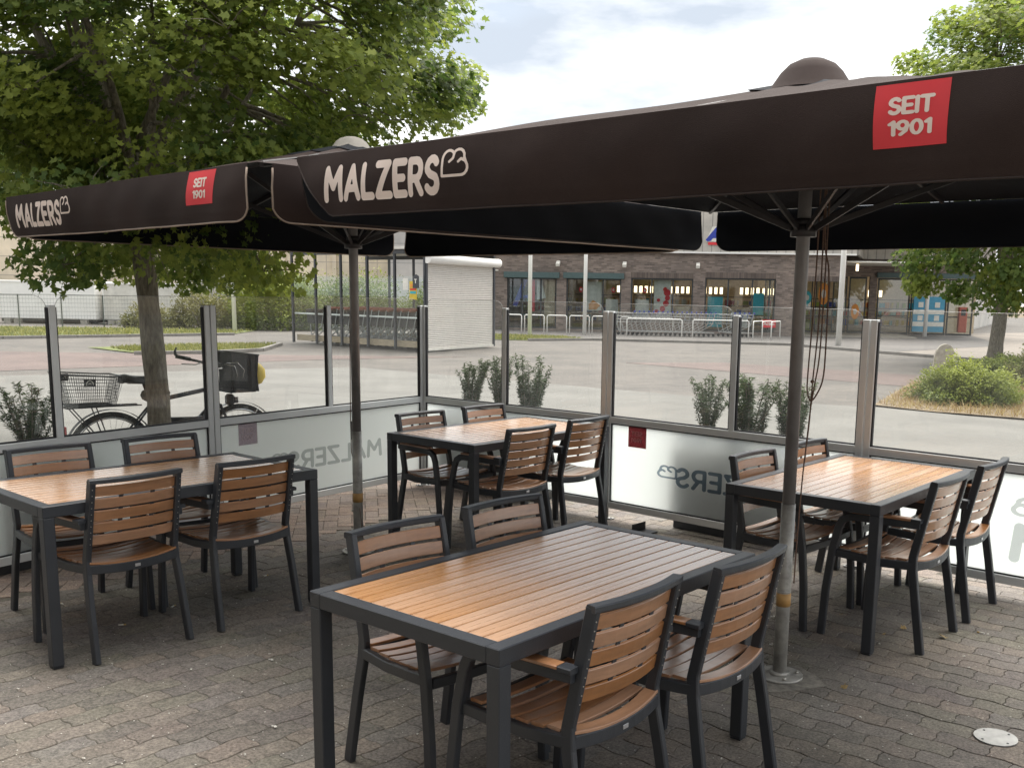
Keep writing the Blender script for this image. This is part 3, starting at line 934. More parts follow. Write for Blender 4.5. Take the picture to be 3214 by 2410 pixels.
for s_ in rects[:NIND]:
    inst('paving_stone', rect_me[rs.randrange(8)], pave, (s_[1], s_[2], rs.uniform(-0.0018, 0.0012)), s_[3])
if len(rects) > NIND: stuff_stones('paving_stone_field', rects[NIND:], 'rect')
print('stones', len(stones), len(rects))

# ------------------------------------------------------------------ tables
def make_table():
    LX, WY, H = 1.42, 0.835, 0.74
    root = empty('slatted_table')
    # long direction = local x, short = local y ; camera side is -y
    fr = MB(); b = 0.052; hh = 0.052
    fr.box((0, -WY/2+b/2, H-hh/2), (LX, b, hh), 0.003); fr.box((0, WY/2-b/2, H-hh/2), (LX, b, hh), 0.003)
    fr.box((-LX/2+b/2, 0, H-hh/2-0.0005), (b, WY-2*b+0.001, hh-0.001), 0.003); fr.box((LX/2-b/2, 0, H-hh/2-0.0005), (b, WY-2*b+0.001, hh-0.001), 0.003)
    fr.build('table_frame', M['frame'], root)
    un = MB(); un.box((0, 0, H-0.018), (LX-2*b, WY-2*b, 0.006))
    for x in (-.35, 0, .35): un.box((x, 0, H-0.036), (0.05, WY-2*b, 0.03))
    un.build('under_panel', M['wood_dark'], root)
    n = 12; wy = WY-2*b-0.004; step = wy/n
    pm = MB().box((0, 0, 0), (LX-2*b-0.004, step-0.0055, 0.011), 0.0016).mesh('plank', M['plank'])
    for i in range(n):
        inst('plank', pm, root, (0, -wy/2+step*(i+.5), H-0.0082))
    lm = MB().box((0, 0, (H-hh)/2+0.004), (0.05, 0.05, H-hh-0.008), 0.003)
    lm.box((0, 0, 0.003), (0.044, 0.044, 0.006))
    lme = lm.mesh('leg', M['frame'])
    for sx in (-1, 1):
        for sy in (-1, 1):
            inst('leg', lme, root, (sx*(LX/2-0.0255), sy*(WY/2-0.0255), 0))
    return root
TABLES = [((-0.085, 3.446), 38.56, 'large slatted brown table in the foreground, cut by the lower edge of the photo'),
          ((-2.175, 5.118), 40.5, 'slatted brown table at the left edge, in front of the bicycle and the tree'),
          ((-0.536, 7.172), 38.7, 'slatted brown table farthest back, in the corner of the glass screens'),
          ((1.542, 5.498), 38.2, 'slatted brown table on the right, just behind the grey umbrella pole')]
tproto = make_table()
for i, (c, a, lab) in enumerate(TABLES):
    o = tproto if i == 0 else copy_tree(tproto)
    o.location = (c[0], c[1], 0); o.rotation_euler = (0, 0, R(90-a))
    tag(o, lab, 'table', 'slatted tables on the terrace')

# ------------------------------------------------------------------ chairs
def make_chair():
    root = empty('slatted_armchair')
    F_, W2 = M['frame'], M['wood']
    for sx in (-1, 1):
        b = MB()
        b.sweep([(sx*.230, 0.0, 0), (sx*.222, .045, .26), (sx*.214, .070, .40), (sx*.211, .074, .47)], .026, .042, (1, 0, 0), .004)
        b.build('leg', F_, root)
        b = MB()
        b.sweep([(sx*.268, .505, 0), (sx*.266, .492, .25), (sx*.262, .470, .45), (sx*.258, .445, .570), (sx*.256, .428, .608), (sx*.254, .398, .627), (sx*.251, .36, .632), (sx*.243, .20, .632), (sx*.232, .045, .634)], .027, .038, (1, 0, 0), .004)
        b.build('leg', F_, root)
        p = MB()
        p.sweep([(sx*.250, .375, .6575), (sx*.248, .30, .658), (sx*.241, .14, .658), (sx*.238, .085, .658)], .045, .013, (1, 0, 0), .003)
        ar = p.build('armrest', W2, root)
        e = MB(); e.sweep([(sx*.2375, .083, .6555), (sx*.235, .035, .655)], .047, .018, (1, 0, 0), .003)
        e.build('end_cap', F_, ar)
    bow = lambda t: -.028*(1-(2*t-1)**2)
    yb = lambda z: .074 - (z-.47)*.205          # lean of the back
    fr = MB()
    for sx in (-1, 1):
        fr.sweep([(sx*.211, .074, .44), (sx*.211, yb(.47), .47), (sx*.208, yb(.65), .65), (sx*.205, yb(.838), .838)], .026, .040, (1, 0, 0), .004)
    fr.sweep([(-.2175+.435*t, yb(.83)+bow(t)-0.002, .838) for t in [i/10 for i in range(11)]], .022, .038, (0, 0, 1), .004)
    fr.build('back_frame', F_, root)
    zs = [.560, .617, .674, .731, .788]
    for z in zs:
        s = MB()
        s.sweep([(-.194+.388*t, yb(z)+bow(t)+.004, z) for t in [i/8 for i in range(9)]], .0465, .011, (0, -.2, 1), .002)
        s.build('back_slat', W2, root)
    st = MB()
    for x in (-.075, .075): st.sweep([(x, yb(z)+.004-.024, z) for z in (.54, .60, .70, .81)], .020, .004, (1, 0, 0))
    st.build('back_strap', F_, root)
    sc = MB()
    for sx in (-1, 1):
        for z in zs:
            for dz in (-.014, .014):
                sc.tube([(sx*.209, yb(z+dz)-.0195, z+dz), (sx*.209, yb(z+dz)-.0225, z+dz)], .0024, 6)
    sc.build('screws', M['screw'], root)
    sf = MB()
    for sx in (-1, 1):
        sf.sweep([(sx*.213, .070, .425), (sx*.228, .22, .418), (sx*.243, .36, .428), (sx*.252, .470, .436)], .024, .040, (1, 0, 0), .004)
    dip = lambda t: -.016*(1-(2*t-1)**2)
    sf.sweep([(-.206+.412*t, .060+bow(t)*.9, .425+dip(t)*.6) for t in [i/8 for i in range(9)]], .042, .020, (0, 0, 1), .003)
    sf.sweep([(-.244+.488*t, .478, .428+dip(t)*.6) for t in [i/8 for i in range(9)]], .036, .020, (0, 0, 1), .003)
    sf.build('seat_frame', F_, root)
    tg = MB(); tg.box((0, .0205+.003, .416), (.026, .0025, .014), .0008); tg.build('maker_tag', M['tag'], root)
    n = 7
    for i in range(n):
        y = .075 + i*.0575; hw = .205 + (.235-.205)*i/(n-1)
        zc = .4545 - .012*math.sin(math.pi*i/(n-1)) + (.006 if i == n-1 else 0)
        s = MB()
        yy = (lambda t: y + (bow(t)*.8 if i == 0 else 0))
        s.sweep([(-hw+2*hw*t, yy(t), zc+dip(t)) for t in [k/8 for k in range(9)]], .049, .011, (0, 1, 0), .002)
        s.build('seat_slat', W2, root)
    return root
CH = [((.18, 2.87), 1, 38.6, 'brown slatted chair on the camera side of the foreground table, nearest the camera'),
      ((.585, 3.285), 1, 38.6, 'brown slatted chair of the foreground table right beside the grey umbrella pole'),
      ((-.66, 3.66), 0, 41.5, 'brown slatted chair behind the near left end of the foreground table'),
      ((-.30, 4.12), 0, 41.5, 'brown slatted chair behind the foreground table, the right-hand one of its two'),
      ((-2.02, 4.57), 1, 38.5, 'brown slatted chair on the camera side of the left table, nearer the photo edge'),
      ((-1.62, 5.05), 1, 39.5, 'brown slatted chair on the camera side of the left table, nearer the left umbrella pole'),
      ((-2.81, 5.33), 0, 40.5, 'brown slatted chair behind the left table, leftmost chair of all'),
      ((-2.40, 5.78), 0, 41.5, 'brown slatted chair behind the left table, just below the parked bicycle'),
      ((-.30, 6.51), 1, 40.5, 'brown slatted chair on the camera side of the far corner table, left of the pair'),
      ((.075, 7.05), 1, 38.0, 'brown slatted chair on the camera side of the far corner table, right-hand one'),
      ((-1.12, 7.19), 0, 40.5, 'brown slatted chair behind the far corner table, left of the pair'),
      ((-.72, 7.70), 0, 39.0, 'brown slatted chair behind the far corner table, right of the pair in the very corner'),
      ((1.83, 4.90), 1, 39.5, 'brown slatted chair on the camera side of the right-hand table, nearer the camera'),
      ((2.245, 5.41), 1, 38.5, 'brown slatted chair at the right-hand table, rightmost chair of all'),
      ((.98, 5.58), 0, 41.0, 'brown slatted chair behind the right-hand table, left of the grey umbrella pole'),
      ((1.39, 6.05), 0, 39.5, 'brown slatted chair behind the right-hand table, directly behind the grey umbrella pole')]
cproto = make_chair()
for i, (c, near, a, lab) in enumerate(CH):
    o = cproto if i == 0 else copy_tree(cproto)
    # facing direction (local +y): away from the camera side for the near chairs
    rz = R(90-a) + (0 if near else math.pi)
    o.location = (c[0], c[1], 0); o.rotation_euler = (0, 0, rz)
    tag(o, lab, 'chair', 'slatted armchairs around the tables')

# ------------------------------------------------------------------ presumed bakery behind the camera, unseen, added to block and bounce light
bk = thing('unseen_bakery', 'unseen bakery building added behind the camera to shape the light on the terrace', 'building', (-AX[0]*1.1-BX[0]*2, -AX[1]*1.1-BX[1]*2, 0), R(-40))
bk['kind'] = 'structure'
for k_ in ('label', 'category'): del bk[k_]
MB().box((0, -3.0, 2.1), (22, 6.0, 4.2)).build('wall', mat('rendered_wall', (0.50, 0.46, 0.42), rough=0.9), bk)
MB().box((0, -2.8, 4.28), (22.6, 6.8, .16)).build('roof', M['white2'], bk)
for i in range(6):
    w = MB().box((-9.2+3.6*i, .02, 1.4), (2.6, .06, 2.5), .01).build('window', M['darkframe'], bk)
    MB().box((-9.2+3.6*i, .056, 1.4), (2.4, .01, 2.3)).build('pane', M['black'], w)

# ------------------------------------------------------------------ glass screens
J = {'0': (-3.66, 5.08), '1': (-2.548, 7.031), '2': (-1.365, 8.894), '3': (0.2235, 7.670), '4': (1.797, 6.317), '5': (3.371, 4.964), '6': (4.94, 3.61)}
def screen(a, b, mid, label, text=None, side_pane=None, feet=(0.03, -0.03), pale=False, big=False):
    A = Vector((*J[a], 0)); B = Vector((*J[b], 0)); d = B-A; Ln = d.length; rz = math.atan2(d.y, d.x)
    root = thing('glass_screen', label, 'glass screen', A, rz, 'aluminium and glass wind screens around the terrace')
    pw, pd, top = .044, .04, 1.574
    g = .004
    for x in (g+pw/2, Ln-g-pw/2):
        MB().box((x, 0, (top+.085)/2), (pw, pd, top-.085), .003).build('post', M['alu'], root)
    x0, x1 = g+pw, Ln-g-pw
    MB().box(((x0+x1)/2, 0, .111), (x1-x0, pd-.002, .052), .003).build('rail', M['alu'], root)
    MB().box(((x0+x1)/2, 0, .765), (x1-x0, pd-.002, .05), .003).build('rail', M['alu'], root)
    MB().box((mid, 0, (top+.79)/2), (pw, pd-.002, top-.79), .003).build('mid_post', M['alu'], root)
    # rubber gaskets
    gk = MB()
    def frame(xa, xb, za, zb, open_top=False):
        t = .009
        gk.box(((xa+xb)/2, 0, za+t/2), (xb-xa, .022, t)); 
        if not open_top: gk.box(((xa+xb)/2, 0, zb-t/2), (xb-xa, .022, t))
        gk.box((xa+t/2, 0, (za+zb)/2), (t, .022, zb-za-2*t)); gk.box((xb-t/2, 0, (za+zb)/2), (t, .022, zb-za-2*t))
    frame(x0, x1, .137, .740); frame(x0, mid-pw/2, .790, top-.004, True); frame(mid+pw/2, x1, .790, top-.004, True)
    gk.build('gasket', M['rubber'], root)
    MB().box(((x0+x1)/2, 0, .4385), (x1-x0-.006, .008, .600)).build('frosted_pane', M['frost'], root)
    for xa, xb in ((x0+.003, mid-pw/2-.003), (mid+pw/2+.003, x1-.003)):
        r_ = .085; zt = 1.632
        out = [(xa, .792), (xb, .792), (xb, zt-r_)] + [(xb-r_+r_*math.cos(R(t)), zt-r_+r_*math.sin(R(t))) for t in range(15, 90, 15)] + [(xb-r_, zt), (xa+r_, zt)] + [(xa+r_-r_*math.sin(R(t)), zt-r_+r_*math.cos(R(t))) for t in range(15, 90, 15)] + [(xa, zt-r_)]
        MB().prism(out, 'y', -.0004, .0004).build('upper_pane', M['glass'], root)
        e = MB(); e.tube([(p[0], 0, p[1]) for p in out[2:]], .0015, 5); e.build('pane_edge', M['steel'], root)
    for x in (g+pw/2, Ln-g-pw/2):
        f = MB(); f.cyl((x, 0, .002), .0065, .09, 8); f.box((x, 0, .003), (.10, .05, .006), .001)
        for dx in (-.035, .035): f.cyl((x+dx, 0, .006), .008, .006, 6)
        f.build('foot', M['steel'], root)
    if text:
        m_ = lambda u, v: (u0+u, -.0056, z0+v)
        s0, s1 = (.672, 1.66)
        mm = M['film_light'] if pale else M['film']
        u0, z0 = s0, .342
        lettering('lettering', 'MALZERS', m_, mm, root, width=s1-s0, height=.125, mirror=True)
        u0, z0 = .495, .392
        lettering('logo', '#', m_, mm, root, width=.165, height=.085, mirror=True, rad=.075)
        bp = MB(); bp.box((.295, -.0050, .656), (.166, .0012, .156)); bp.build('badge', M['film_red'] if not pale else M['film_mauve'], root)
        u0, z0 = .24, .665
        lettering('badge_text', 'SEIT', lambda u, v: (u0+u, -.0062, z0+v), M['film_pale'], root, width=.10, height=.030, mirror=True, rad=.09)
        u0, z0 = .245, .618
        lettering('badge_text', '1901', lambda u, v: (u0+u, -.0062, z0+v), M['film_pale'], root, width=.09, height=.030, mirror=True, rad=.09)
    if big:
        lettering('logo', '#', lambda u, v: (.935+u, -.0056, .50+v), M['film_light'], root, width=.20, height=.10, mirror=True, rad=.085)
        lettering('lettering', 'M', lambda u, v: (.965+u, -.0056, .245+v), M['film_light'], root, width=.20, height=.185, mirror=True, rad=.13)
    return root
screen('0', '1', 1.10, 'glass wind screen at the left edge, with the yew shrub and bicycle seen through it')
screen('1', '2', 1.04+.06, 'glass wind screen left of the far corner, mirrored lettering on the bright frosted pane', text=True, pale=True)
screen('2', '3', .965, 'glass wind screen behind the far corner table, with three yew shrubs behind it')
screen('3', '4', 1.11, 'glass wind screen with dark mirrored lettering and red badge, right of the middle joint', text=True)
screen('4', '5', 2.03/2, 'glass wind screen at the right edge, behind the rightmost chairs', big=True)
screen('5', '6', 1.03, 'glass wind screen just outside the right edge of the photo')

# floor bracket under the fourth screen
b = MB(); b.box((0, 0, .0045), (.12, .16, .006), .001); b.box((-.055, 0, .035), (.006, .16, .06), .001)
o = b.build('floor_bracket', M['black'], None, (.50, 7.18, 0), R(-40)); tag(o, 'black angle bracket on the paving under the screen right of the middle joint', 'bracket')

# ------------------------------------------------------------------ planters and yew shrubs outside the screens
def planter(loc, rz, ln, lab, h=.70):
    root = thing('planter_box', lab, 'planter', loc, rz, 'dark planter boxes outside the screens')
    b = MB(); b.box((0, -.15, h/2), (ln, .02, h), .004); b.box((0, .15, h/2), (ln, .02, h), .004)
    b.box((-ln/2+.01, 0, h/2), (.02, .28, h-.001), .004); b.box((ln/2-.01, 0, h/2), (.02, .28, h-.001), .004)
    b.build('box', M['frame'], root)
    s = MB(); s.box((0, 0, h-.06), (ln-.04, .28, .04)); s.build('soil', M['earth'], root)
    return root
def yew_mesh(seed, n=20, h=.36, spread=.135):
    rg = random.Random(seed)
    pts = []; dirs = []; tn = []
    stem = MB()
    for i in range(n):
        a = rg.uniform(0, 6.283); r0 = rg.uniform(0, .05); r1 = rg.uniform(.2, 1) * spread
        hh = h*rg.uniform(.6, 1.05)
        pth = []
        for k in range(9):
            t = k/8; rr = r0 + (r1-r0)*t**1.4
            pth.append(Vector((math.cos(a)*rr, math.sin(a)*rr, hh*t)))
        stem.tube(pth, [.0035*(1-.6*k/8) for k in range(9)], 4, False)
        subs = [pth]
        for q in range(4):
            k = rg.randrange(2, 8); b0 = pth[k]; a2 = rg.uniform(0, 6.283); ln = rg.uniform(.03, .06)
            subs.append([b0 + Vector((math.cos(a2)*ln*t*.5, math.sin(a2)*ln*t*.5, ln*t*1.0)) for t in (0, .33, .66, 1)])
        for sp in subs:
            L2 = sum((sp[j+1]-sp[j]).length for j in range(len(sp)-1))
            m_ = int(L2/.0030)
            for j in range(m_):
                t = (j+rg.random())/m_*(len(sp)-1); kk = min(int(t), len(sp)-2); p = sp[kk].lerp(sp[kk+1], t-kk)
                d = (sp[kk+1]-sp[kk]).normalized(); a3 = rg.uniform(0, 6.283)
                o_ = Vector((math.cos(a3), math.sin(a3), .35)); o_ = (o_ - d*o_.dot(d)*.6).normalized()
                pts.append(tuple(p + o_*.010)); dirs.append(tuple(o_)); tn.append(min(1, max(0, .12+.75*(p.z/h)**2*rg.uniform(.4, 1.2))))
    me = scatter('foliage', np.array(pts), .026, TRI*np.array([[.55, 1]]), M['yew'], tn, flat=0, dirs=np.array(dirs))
    return me, stem.mesh('stem', M['bark'])
yews = [yew_mesh(s) for s in (1, 2, 3, 4)]
def scr_pt(a, b, s, off):
    A = Vector((*J[a], 0)); B = Vector((*J[b], 0)); d = (B-A).normalized(); n = Vector((-d.y, d.x, 0))
    return A + d*s + n*off, math.atan2(d.y, d.x)
for (a, b, s, ln, lab) in (('0', '1', 1.02, .62, 'dark planter box outside the leftmost glass screen'),
                           ('2', '3', .66, 1.15, 'dark planter box behind the screen of the far corner table'),
                           ('3', '4', 1.12, 1.10, 'dark planter box behind the screen with the dark mirrored lettering')):
    p, rz = scr_pt(a, b, s, .26); planter(p, rz, ln, lab)
for i, (a, b, s, sc, wd, lab) in enumerate((('0', '1', 1.08, .92, 1.0, 'dark green yew shrub at the left edge, left of the bicycle'),
    ('2', '3', .33, .95, .85, 'leftmost of the three yew shrubs behind the far corner table'),
    ('2', '3', .68, 1.05, .75, 'yew shrub just left of the slim post behind the far corner table'),
    ('2', '3', 1.02, 1.08, 1.0, 'bushy yew shrub just right of the slim post behind the far corner table'),
    ('3', '4', .74, .98, .80, 'yew shrub just left of the slim post in the screen with dark lettering'),
    ('3', '4', 1.10, 1.05, 1.15, 'broadest yew shrub, between the slim post and the grey umbrella pole'),
    ('3', '4', 1.42, 1.0, .95, 'yew shrub partly hidden behind the grey umbrella pole'))):
    p, rz = scr_pt(a, b, s, .26)
    root = thing('yew_shrub', lab, 'shrub', (p.x, p.y, .66), rz+i, 'yew shrubs in the planters')
    root.scale = (wd*1.6, wd*1.6, sc*1.32)
    y = yews[i % 4]
    inst('foliage', y[0], root)['kind'] = 'stuff'; inst('stem', y[1], root)

# ------------------------------------------------------------------ umbrellas
def make_umbrella(loc, rz, label, cap_mat, seed, with_rope, cut=False, bs=2.45, bwid=.25):
    rg = random.Random(seed)
    root = thing('market_umbrella', label, 'umbrella', loc, rz, 'square brown market umbrellas')
    HF, E, AP = 1.5, 2.212, 2.575
    def hz(x, y):
        r_ = max(abs(x), abs(y))/HF
        # sag between the ribs
        an = math.atan2(y, x); sag = abs(math.sin(4*an))*.022*math.sin(math.pi*min(1, r_))*1.0
        z = E + (AP-E)*(1-r_)**1.06 - sag
        return z
    nz_ = [rg.uniform(0, 6.28) for _ in range(8)]
    def wr(x, y): return .0050*math.sin(5*x+3*y+nz_[0]) + .0035*math.sin(-6*x+8*y+nz_[1]) + .0022*math.sin(13*x-9*y+nz_[4])
    for side in range(4):
        b = MB(); b.sm = True
        NR, NS = 26, 36
        vs = []
        for i in range(NR+1):
            r_ = .03 + .97*i/NR
            for j in range(NS+1):
                s = -1+2*j/NS
                x, y = s*r_*HF, -r_*HF
                for _ in range(side): x, y = -y, x
                vs.append((x, y, hz(x, y)+wr(x, y)*math.sin(math.pi*r_)))
        fs = [(i*(NS+1)+j, (i+1)*(NS+1)+j, (i+1)*(NS+1)+j+1, i*(NS+1)+j+1) for i in range(NR) for j in range(NS)]
        b.add(vs, fs)
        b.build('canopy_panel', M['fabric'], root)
    # upper vent layer
    if cut: r_v = .17
    else: r_v = .26
    b = MB(); b.sm = True
    NR, NS = 8, 48
    vs = []
    for i in range(NR+1):
        r_ = .02 + r_v*i/NR
        for j in range(NS):
            t = j/NS*4; k = int(t); s = -1+2*(t-k); x, y = s*r_, -r_
            for _ in range(k): x, y = -y, x
            vs.append((x, y, hz(x, y) + .012 - .006*(i/NR) + .003*math.sin(j*.26+nz_[2])*(i/NR)))
    b.add(vs, [(i*NS+j, i*NS+(j+1) % NS, (i+1)*NS+(j+1) % NS, (i+1)*NS+j) for i in range(NR) for j in range(NS)])
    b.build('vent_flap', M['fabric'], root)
    b = MB(); kc = .64 if cut else .46
    kz = .80 if cut else .42
    b.lathe([(.30*kc, AP-.045), (.25*kc, AP-.015), (.20*kc, AP+.04*kz), (.15*kc, AP+.080*kz), (.08*kc, AP+.106*kz), (.0, AP+.112*kz)], 28)
    b.build('top_cap', cap_mat, root)
    # valances
    VH = .242; GAP = .06
    def val(side, x, t, off=0.0):
        """x along the side -1.5..1.5, t metres below the crease; off outward"""
        xe = (HF-abs(x))
        d = -HF - .012 - .020*math.sin(math.pi*min(1, t/.25)) - .020*math.sin(x*1.9+nz_[3+side % 4])*t/.2 + .05*t + .045*t/.2*max(0, 1-xe/.3)**2
        d += .0045*math.sin(6.3*x+nz_[5])*t/.2 + .003*math.sin(17*x+nz_[6]+t*14)*min(1, t/.1) - .0022*math.exp(-((t-.198)/.006)**2)
        y = d - off
        z = E + wr(x, -HF)*0 - t*.985
        px, py = x, y
        for _ in range(side): px, py = -py, px
        return (px, py, z)
    for side in range(4):
        b = MB(); b.sm = True
        NX = 110; NT = 18; vs = []; bot = []
        for i in range(NX+1):
            # finer spacing at both ends
            q = -math.cos(math.pi*i/NX); q = q*.45 + (-1+2*i/NX)*.55
            gp = .012 if (cut and side == 0 and q > 0) else GAP
            x = q*(HF-gp)
            xe = (HF-gp)-abs(x)
            rr = .11 if not (cut and side == 0 and x > 0) else .04
            dep = VH - (rr - math.sqrt(max(0, rr*rr-(rr-xe)**2)) if xe < rr else 0)
            if cut and side == 0 and x < 0 and xe < .24: dep = VH*(.06+.94*(xe/.24)**.9)
            dep = max(dep, .012)
            for j in range(NT+1): vs.append(val(side, x, dep*j/NT + .0))
            bot.append(val(side, x, dep, .001))
        b.add(vs, [(i*(NT+1)+j, i*(NT+1)+j+1, (i+1)*(NT+1)+j+1, (i+1)*(NT+1)+j) for i in range(NX) for j in range(NT)])
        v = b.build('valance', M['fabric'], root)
        p = MB()
        bot = ([val(side, -(HF-GAP), t, .001) for t in (.02, .06, .10)] if not (cut and side == 0) else []) + bot[1:-1] + [val(side, (HF-GAP), t, .001) for t in (.10, .06, .02)]
        p.tube(bot, .0042 if not cut else .0028, 6); p.build('piping', M['piping' if not cut else 'piping_dark'], v)
        if side == 0:
            mf = lambda u, w: val(0, -1.5+.255+(.035 if cut else 0)+u, .178-w, .0012)
            lettering('lettering', 'MALZERS', mf, M['print'], v, width=.635, height=.112, rad=.128, res=.03, gap=.30)
            mf2 = lambda u, w: val(0, -1.5+.915+(.035 if cut else 0)+u, .130-w, .0012)
            lettering('logo', '#', mf2, M['print'], v, width=.125, height=.090, rad=.052, res=.03)
            bd = MB(); bd.sm = True; vs = []
            for i in range(13):
                for j in range(9): vs.append(val(0, -1.5+bs+bwid*i/12, .008+.150*j/8, .0010))
            bd.add(vs, [(i*9+j, i*9+j+1, (i+1)*9+j+1, (i+1)*9+j) for i in range(12) for j in range(8)])
            bd.build('badge', M['red'], v)
            lettering('badge_text', 'SEIT', lambda u, w: val(0, -1.5+bs+bwid/2-.052+u, .078-w, .0020), M['print'], v, width=.105, height=.034, rad=.13, res=.04)
            lettering('badge_text', '1901', lambda u, w: val(0, -1.5+bs+bwid/2-.050+u, .128-w, .0020), M['print'], v, width=.10, height=.030, rad=.12, res=.04, gap=.24)
    # pole
    b = MB(); b.tube([(0, 0, .79), (0, 0, 2.0), (0, 0, AP+.02)], [.0285, .0285, .0285], 18); b.build('pole', M['umetal'], root)
    s = MB(); s.tube([(0, 0, .012), (0, 0, .80)], .0315, 18); s.tube([(0, 0, .40), (0, 0, .404)], .0325, 18)
    sl = s.build('pole_sleeve', M['umetal2'], root)
    k = MB(); k.tube([(0, 0, .335), (0, 0, .395)], .0328, 18); k.build('tape', M['tape'], sl)
    k = MB()
    for z in (.14, .27): k.tube([(-.031, -.008, z), (-.052, -.012, z)], .006, 8); k.tube([(-.036, -.009, z), (-.042, -.010, z)], .010, 6)
    k.build('bolt', M['screw'], sl)
    bp = MB(); bp.cyl((0, 0, .003), .105, .010, 32); bp.cyl((0, 0, .013), .045, .016, 20)
    pl = bp.build('base_plate', M['umetal2'], root)
    for a in (45, 135, 225, 315):
        k = MB(); k.cyl((.08*math.cos(R(a)), .08*math.sin(R(a)), .012), .009, .012, 6); k.build('bolt', M['screw'], pl)
    h = MB(); h.cyl((0, 0, 1.95), .055, .045, 12); h.cyl((0, 0, 1.995), .042, .03, 12)
    h.build('hub', M['rib'], root)
    h = MB(); h.cyl((0, 0, AP-.075), .05, .05, 12); h.build('crown_hub', M['rib'], root)
    for i in range(8):
        an = math.pi/4*i; corner = i % 2
        dx, dy = math.cos(an), math.sin(an)
        full = (HF-.02)*(math.sqrt(2) if corner else 1)
        def rp(q): 
            x, y = dx*full*q, dy*full*q
            return (x, y, hz(x, y) - .020 + (.01 if q > .9 else 0))
        sd_ = (-dy, dx, 0)
        r_ = MB(); r_.sweep([(dx*.04, dy*.04, AP-.05), rp(.3), rp(.6), rp(.985)], .018, .026, sd_, .003); r_.build('rib', M['rib'], root)
        st = MB(); q = .50
        p1 = rp(q); st.sweep([(dx*.055, dy*.055, 1.985), (p1[0], p1[1], p1[2]-.012)], .012, .026, sd_, .002)
        st.build('strut', M['rib'], root)
    if with_rope:
        # pull cord in local coordinates: hangs on the right of the pole as seen from the terrace
        def rope(pts, nm='pull_cord'):
            k = MB(); k.tube(pts, .0035, 6); return k.build(nm, M['rope'], root)
        ca, sa = math.cos(-rz), math.sin(-rz)
        def w2l(x, y, z): return (ca*x - sa*y, sa*x + ca*y, z)
        def smooth(ps, n=6):
            out = []
            for i in range(len(ps)-1):
                p0 = Vector(ps[max(0, i-1)]); p1 = Vector(ps[i]); p2 = Vector(ps[i+1]); p3 = Vector(ps[min(len(ps)-1, i+2)])
                for j in range(n):
                    t = j/n
                    out.append(.5*((2*p1)+(-p0+p2)*t+(2*p0-5*p1+4*p2-p3)*t*t+(-p0+3*p1-3*p2+p3)*t**3))
            out.append(Vector(ps[-1])); return out
        rope([w2l(*p) for p in smooth([(.055, -.02, 2.50), (.057, -.03, 1.95), (.050, -.04, 1.60), (.042, -.045, 1.36), (.045, -.045, 1.30), (.060, -.045, 1.262), (.085, -.045, 1.29), (.108, -.045, 1.36), (.112, -.045, 1.50), (.108, -.04, 1.80), (.085, -.03, 1.96), (.083, -.02, 2.5)])])
        rope([w2l(*p) for p in smooth([(.071, -.02, 2.50), (.078, -.03, 1.95), (.076, -.045, 1.60), (.064, -.05, 1.36), (.062, -.05, 1.28), (.058, -.05, 1.15), (.046, -.05, .98), (.040, -.045, .80), (.036, -.04, .60), (.034, -.04, .45)])])
        rope([w2l(*p) for p in smooth([(.093, -.02, 2.50), (.095, -.03, 2.0), (.088, -.05, 1.50), (.072, -.052, 1.33), (.060, -.052, 1.22), (.048, -.052, 1.0)])])
        k = MB(); kp = w2l(.062, -.05, 1.345)
        k.lathe([(0, -.009), (.007, -.005), (.009, 0), (.007, .005), (0, .009)], 8, kp); k.build('knot', M['rope'], root)
    else:
        k = MB()
        k.tube([(-.036, -.01, 1.55), (-.05, -.012, .85), (-.045, -.012, .66), (-.034, -.01, .62)], .003, 5)
        k.tube([(.034, -.01, .30), (.07, -.02, .16), (.13, -.04, .02)], .0025, 5)
        k.build('pull_cord', M['rope'], root)
        k = MB(); k.box((-.04, -.012, .80), (.014, .014, .12), .004); k.build('cleat', M['umetal'], root)
    return root
make_umbrella((.938, 4.398, 0), R(-41), 'brown market umbrella on the right, nearest the camera, with large cream lettering and red badge', M['fabric'], 3, True, True, 2.515, .185)
make_umbrella((-1.425, 6.49, 0), R(-43), 'brown market umbrella on the left, standing in front of the leafy maple tree', M['capfab'], 9, False, False, 2.43)

# footing slab and cover plate
b = MB(); b.prism([(-.15, -.13), (-.02, -.145), (.13, -.14), (.155, -.03), (.145, .12), (.02, .135), (-.12, .14), (-.14, .02)], 'z', -.005, .0025); o = b.build('footing_slab', mat('grimy_concrete', (0.20, 0.185, 0.16), rough=0.95, vary=0.4, scale=22, bump=0.5, bscale=150), None, (.955, 4.37, 0), R(20)); o['kind'] = 'structure'
root = thing('cover_plate', 'round grey metal cover plate in the paving at lower right', 'cover', (1.672, 3.776, 0))
b = MB(); b.cyl((0, 0, .0), .082, .006, 36); b.build('plate', M['steel'], root)
for a in (20, 110, 200, 290):
    k = MB(); k.cyl((.065*math.cos(R(a)), .065*math.sin(R(a)), .0045), .005, .003, 8); k.build('screw', M['black'], root)

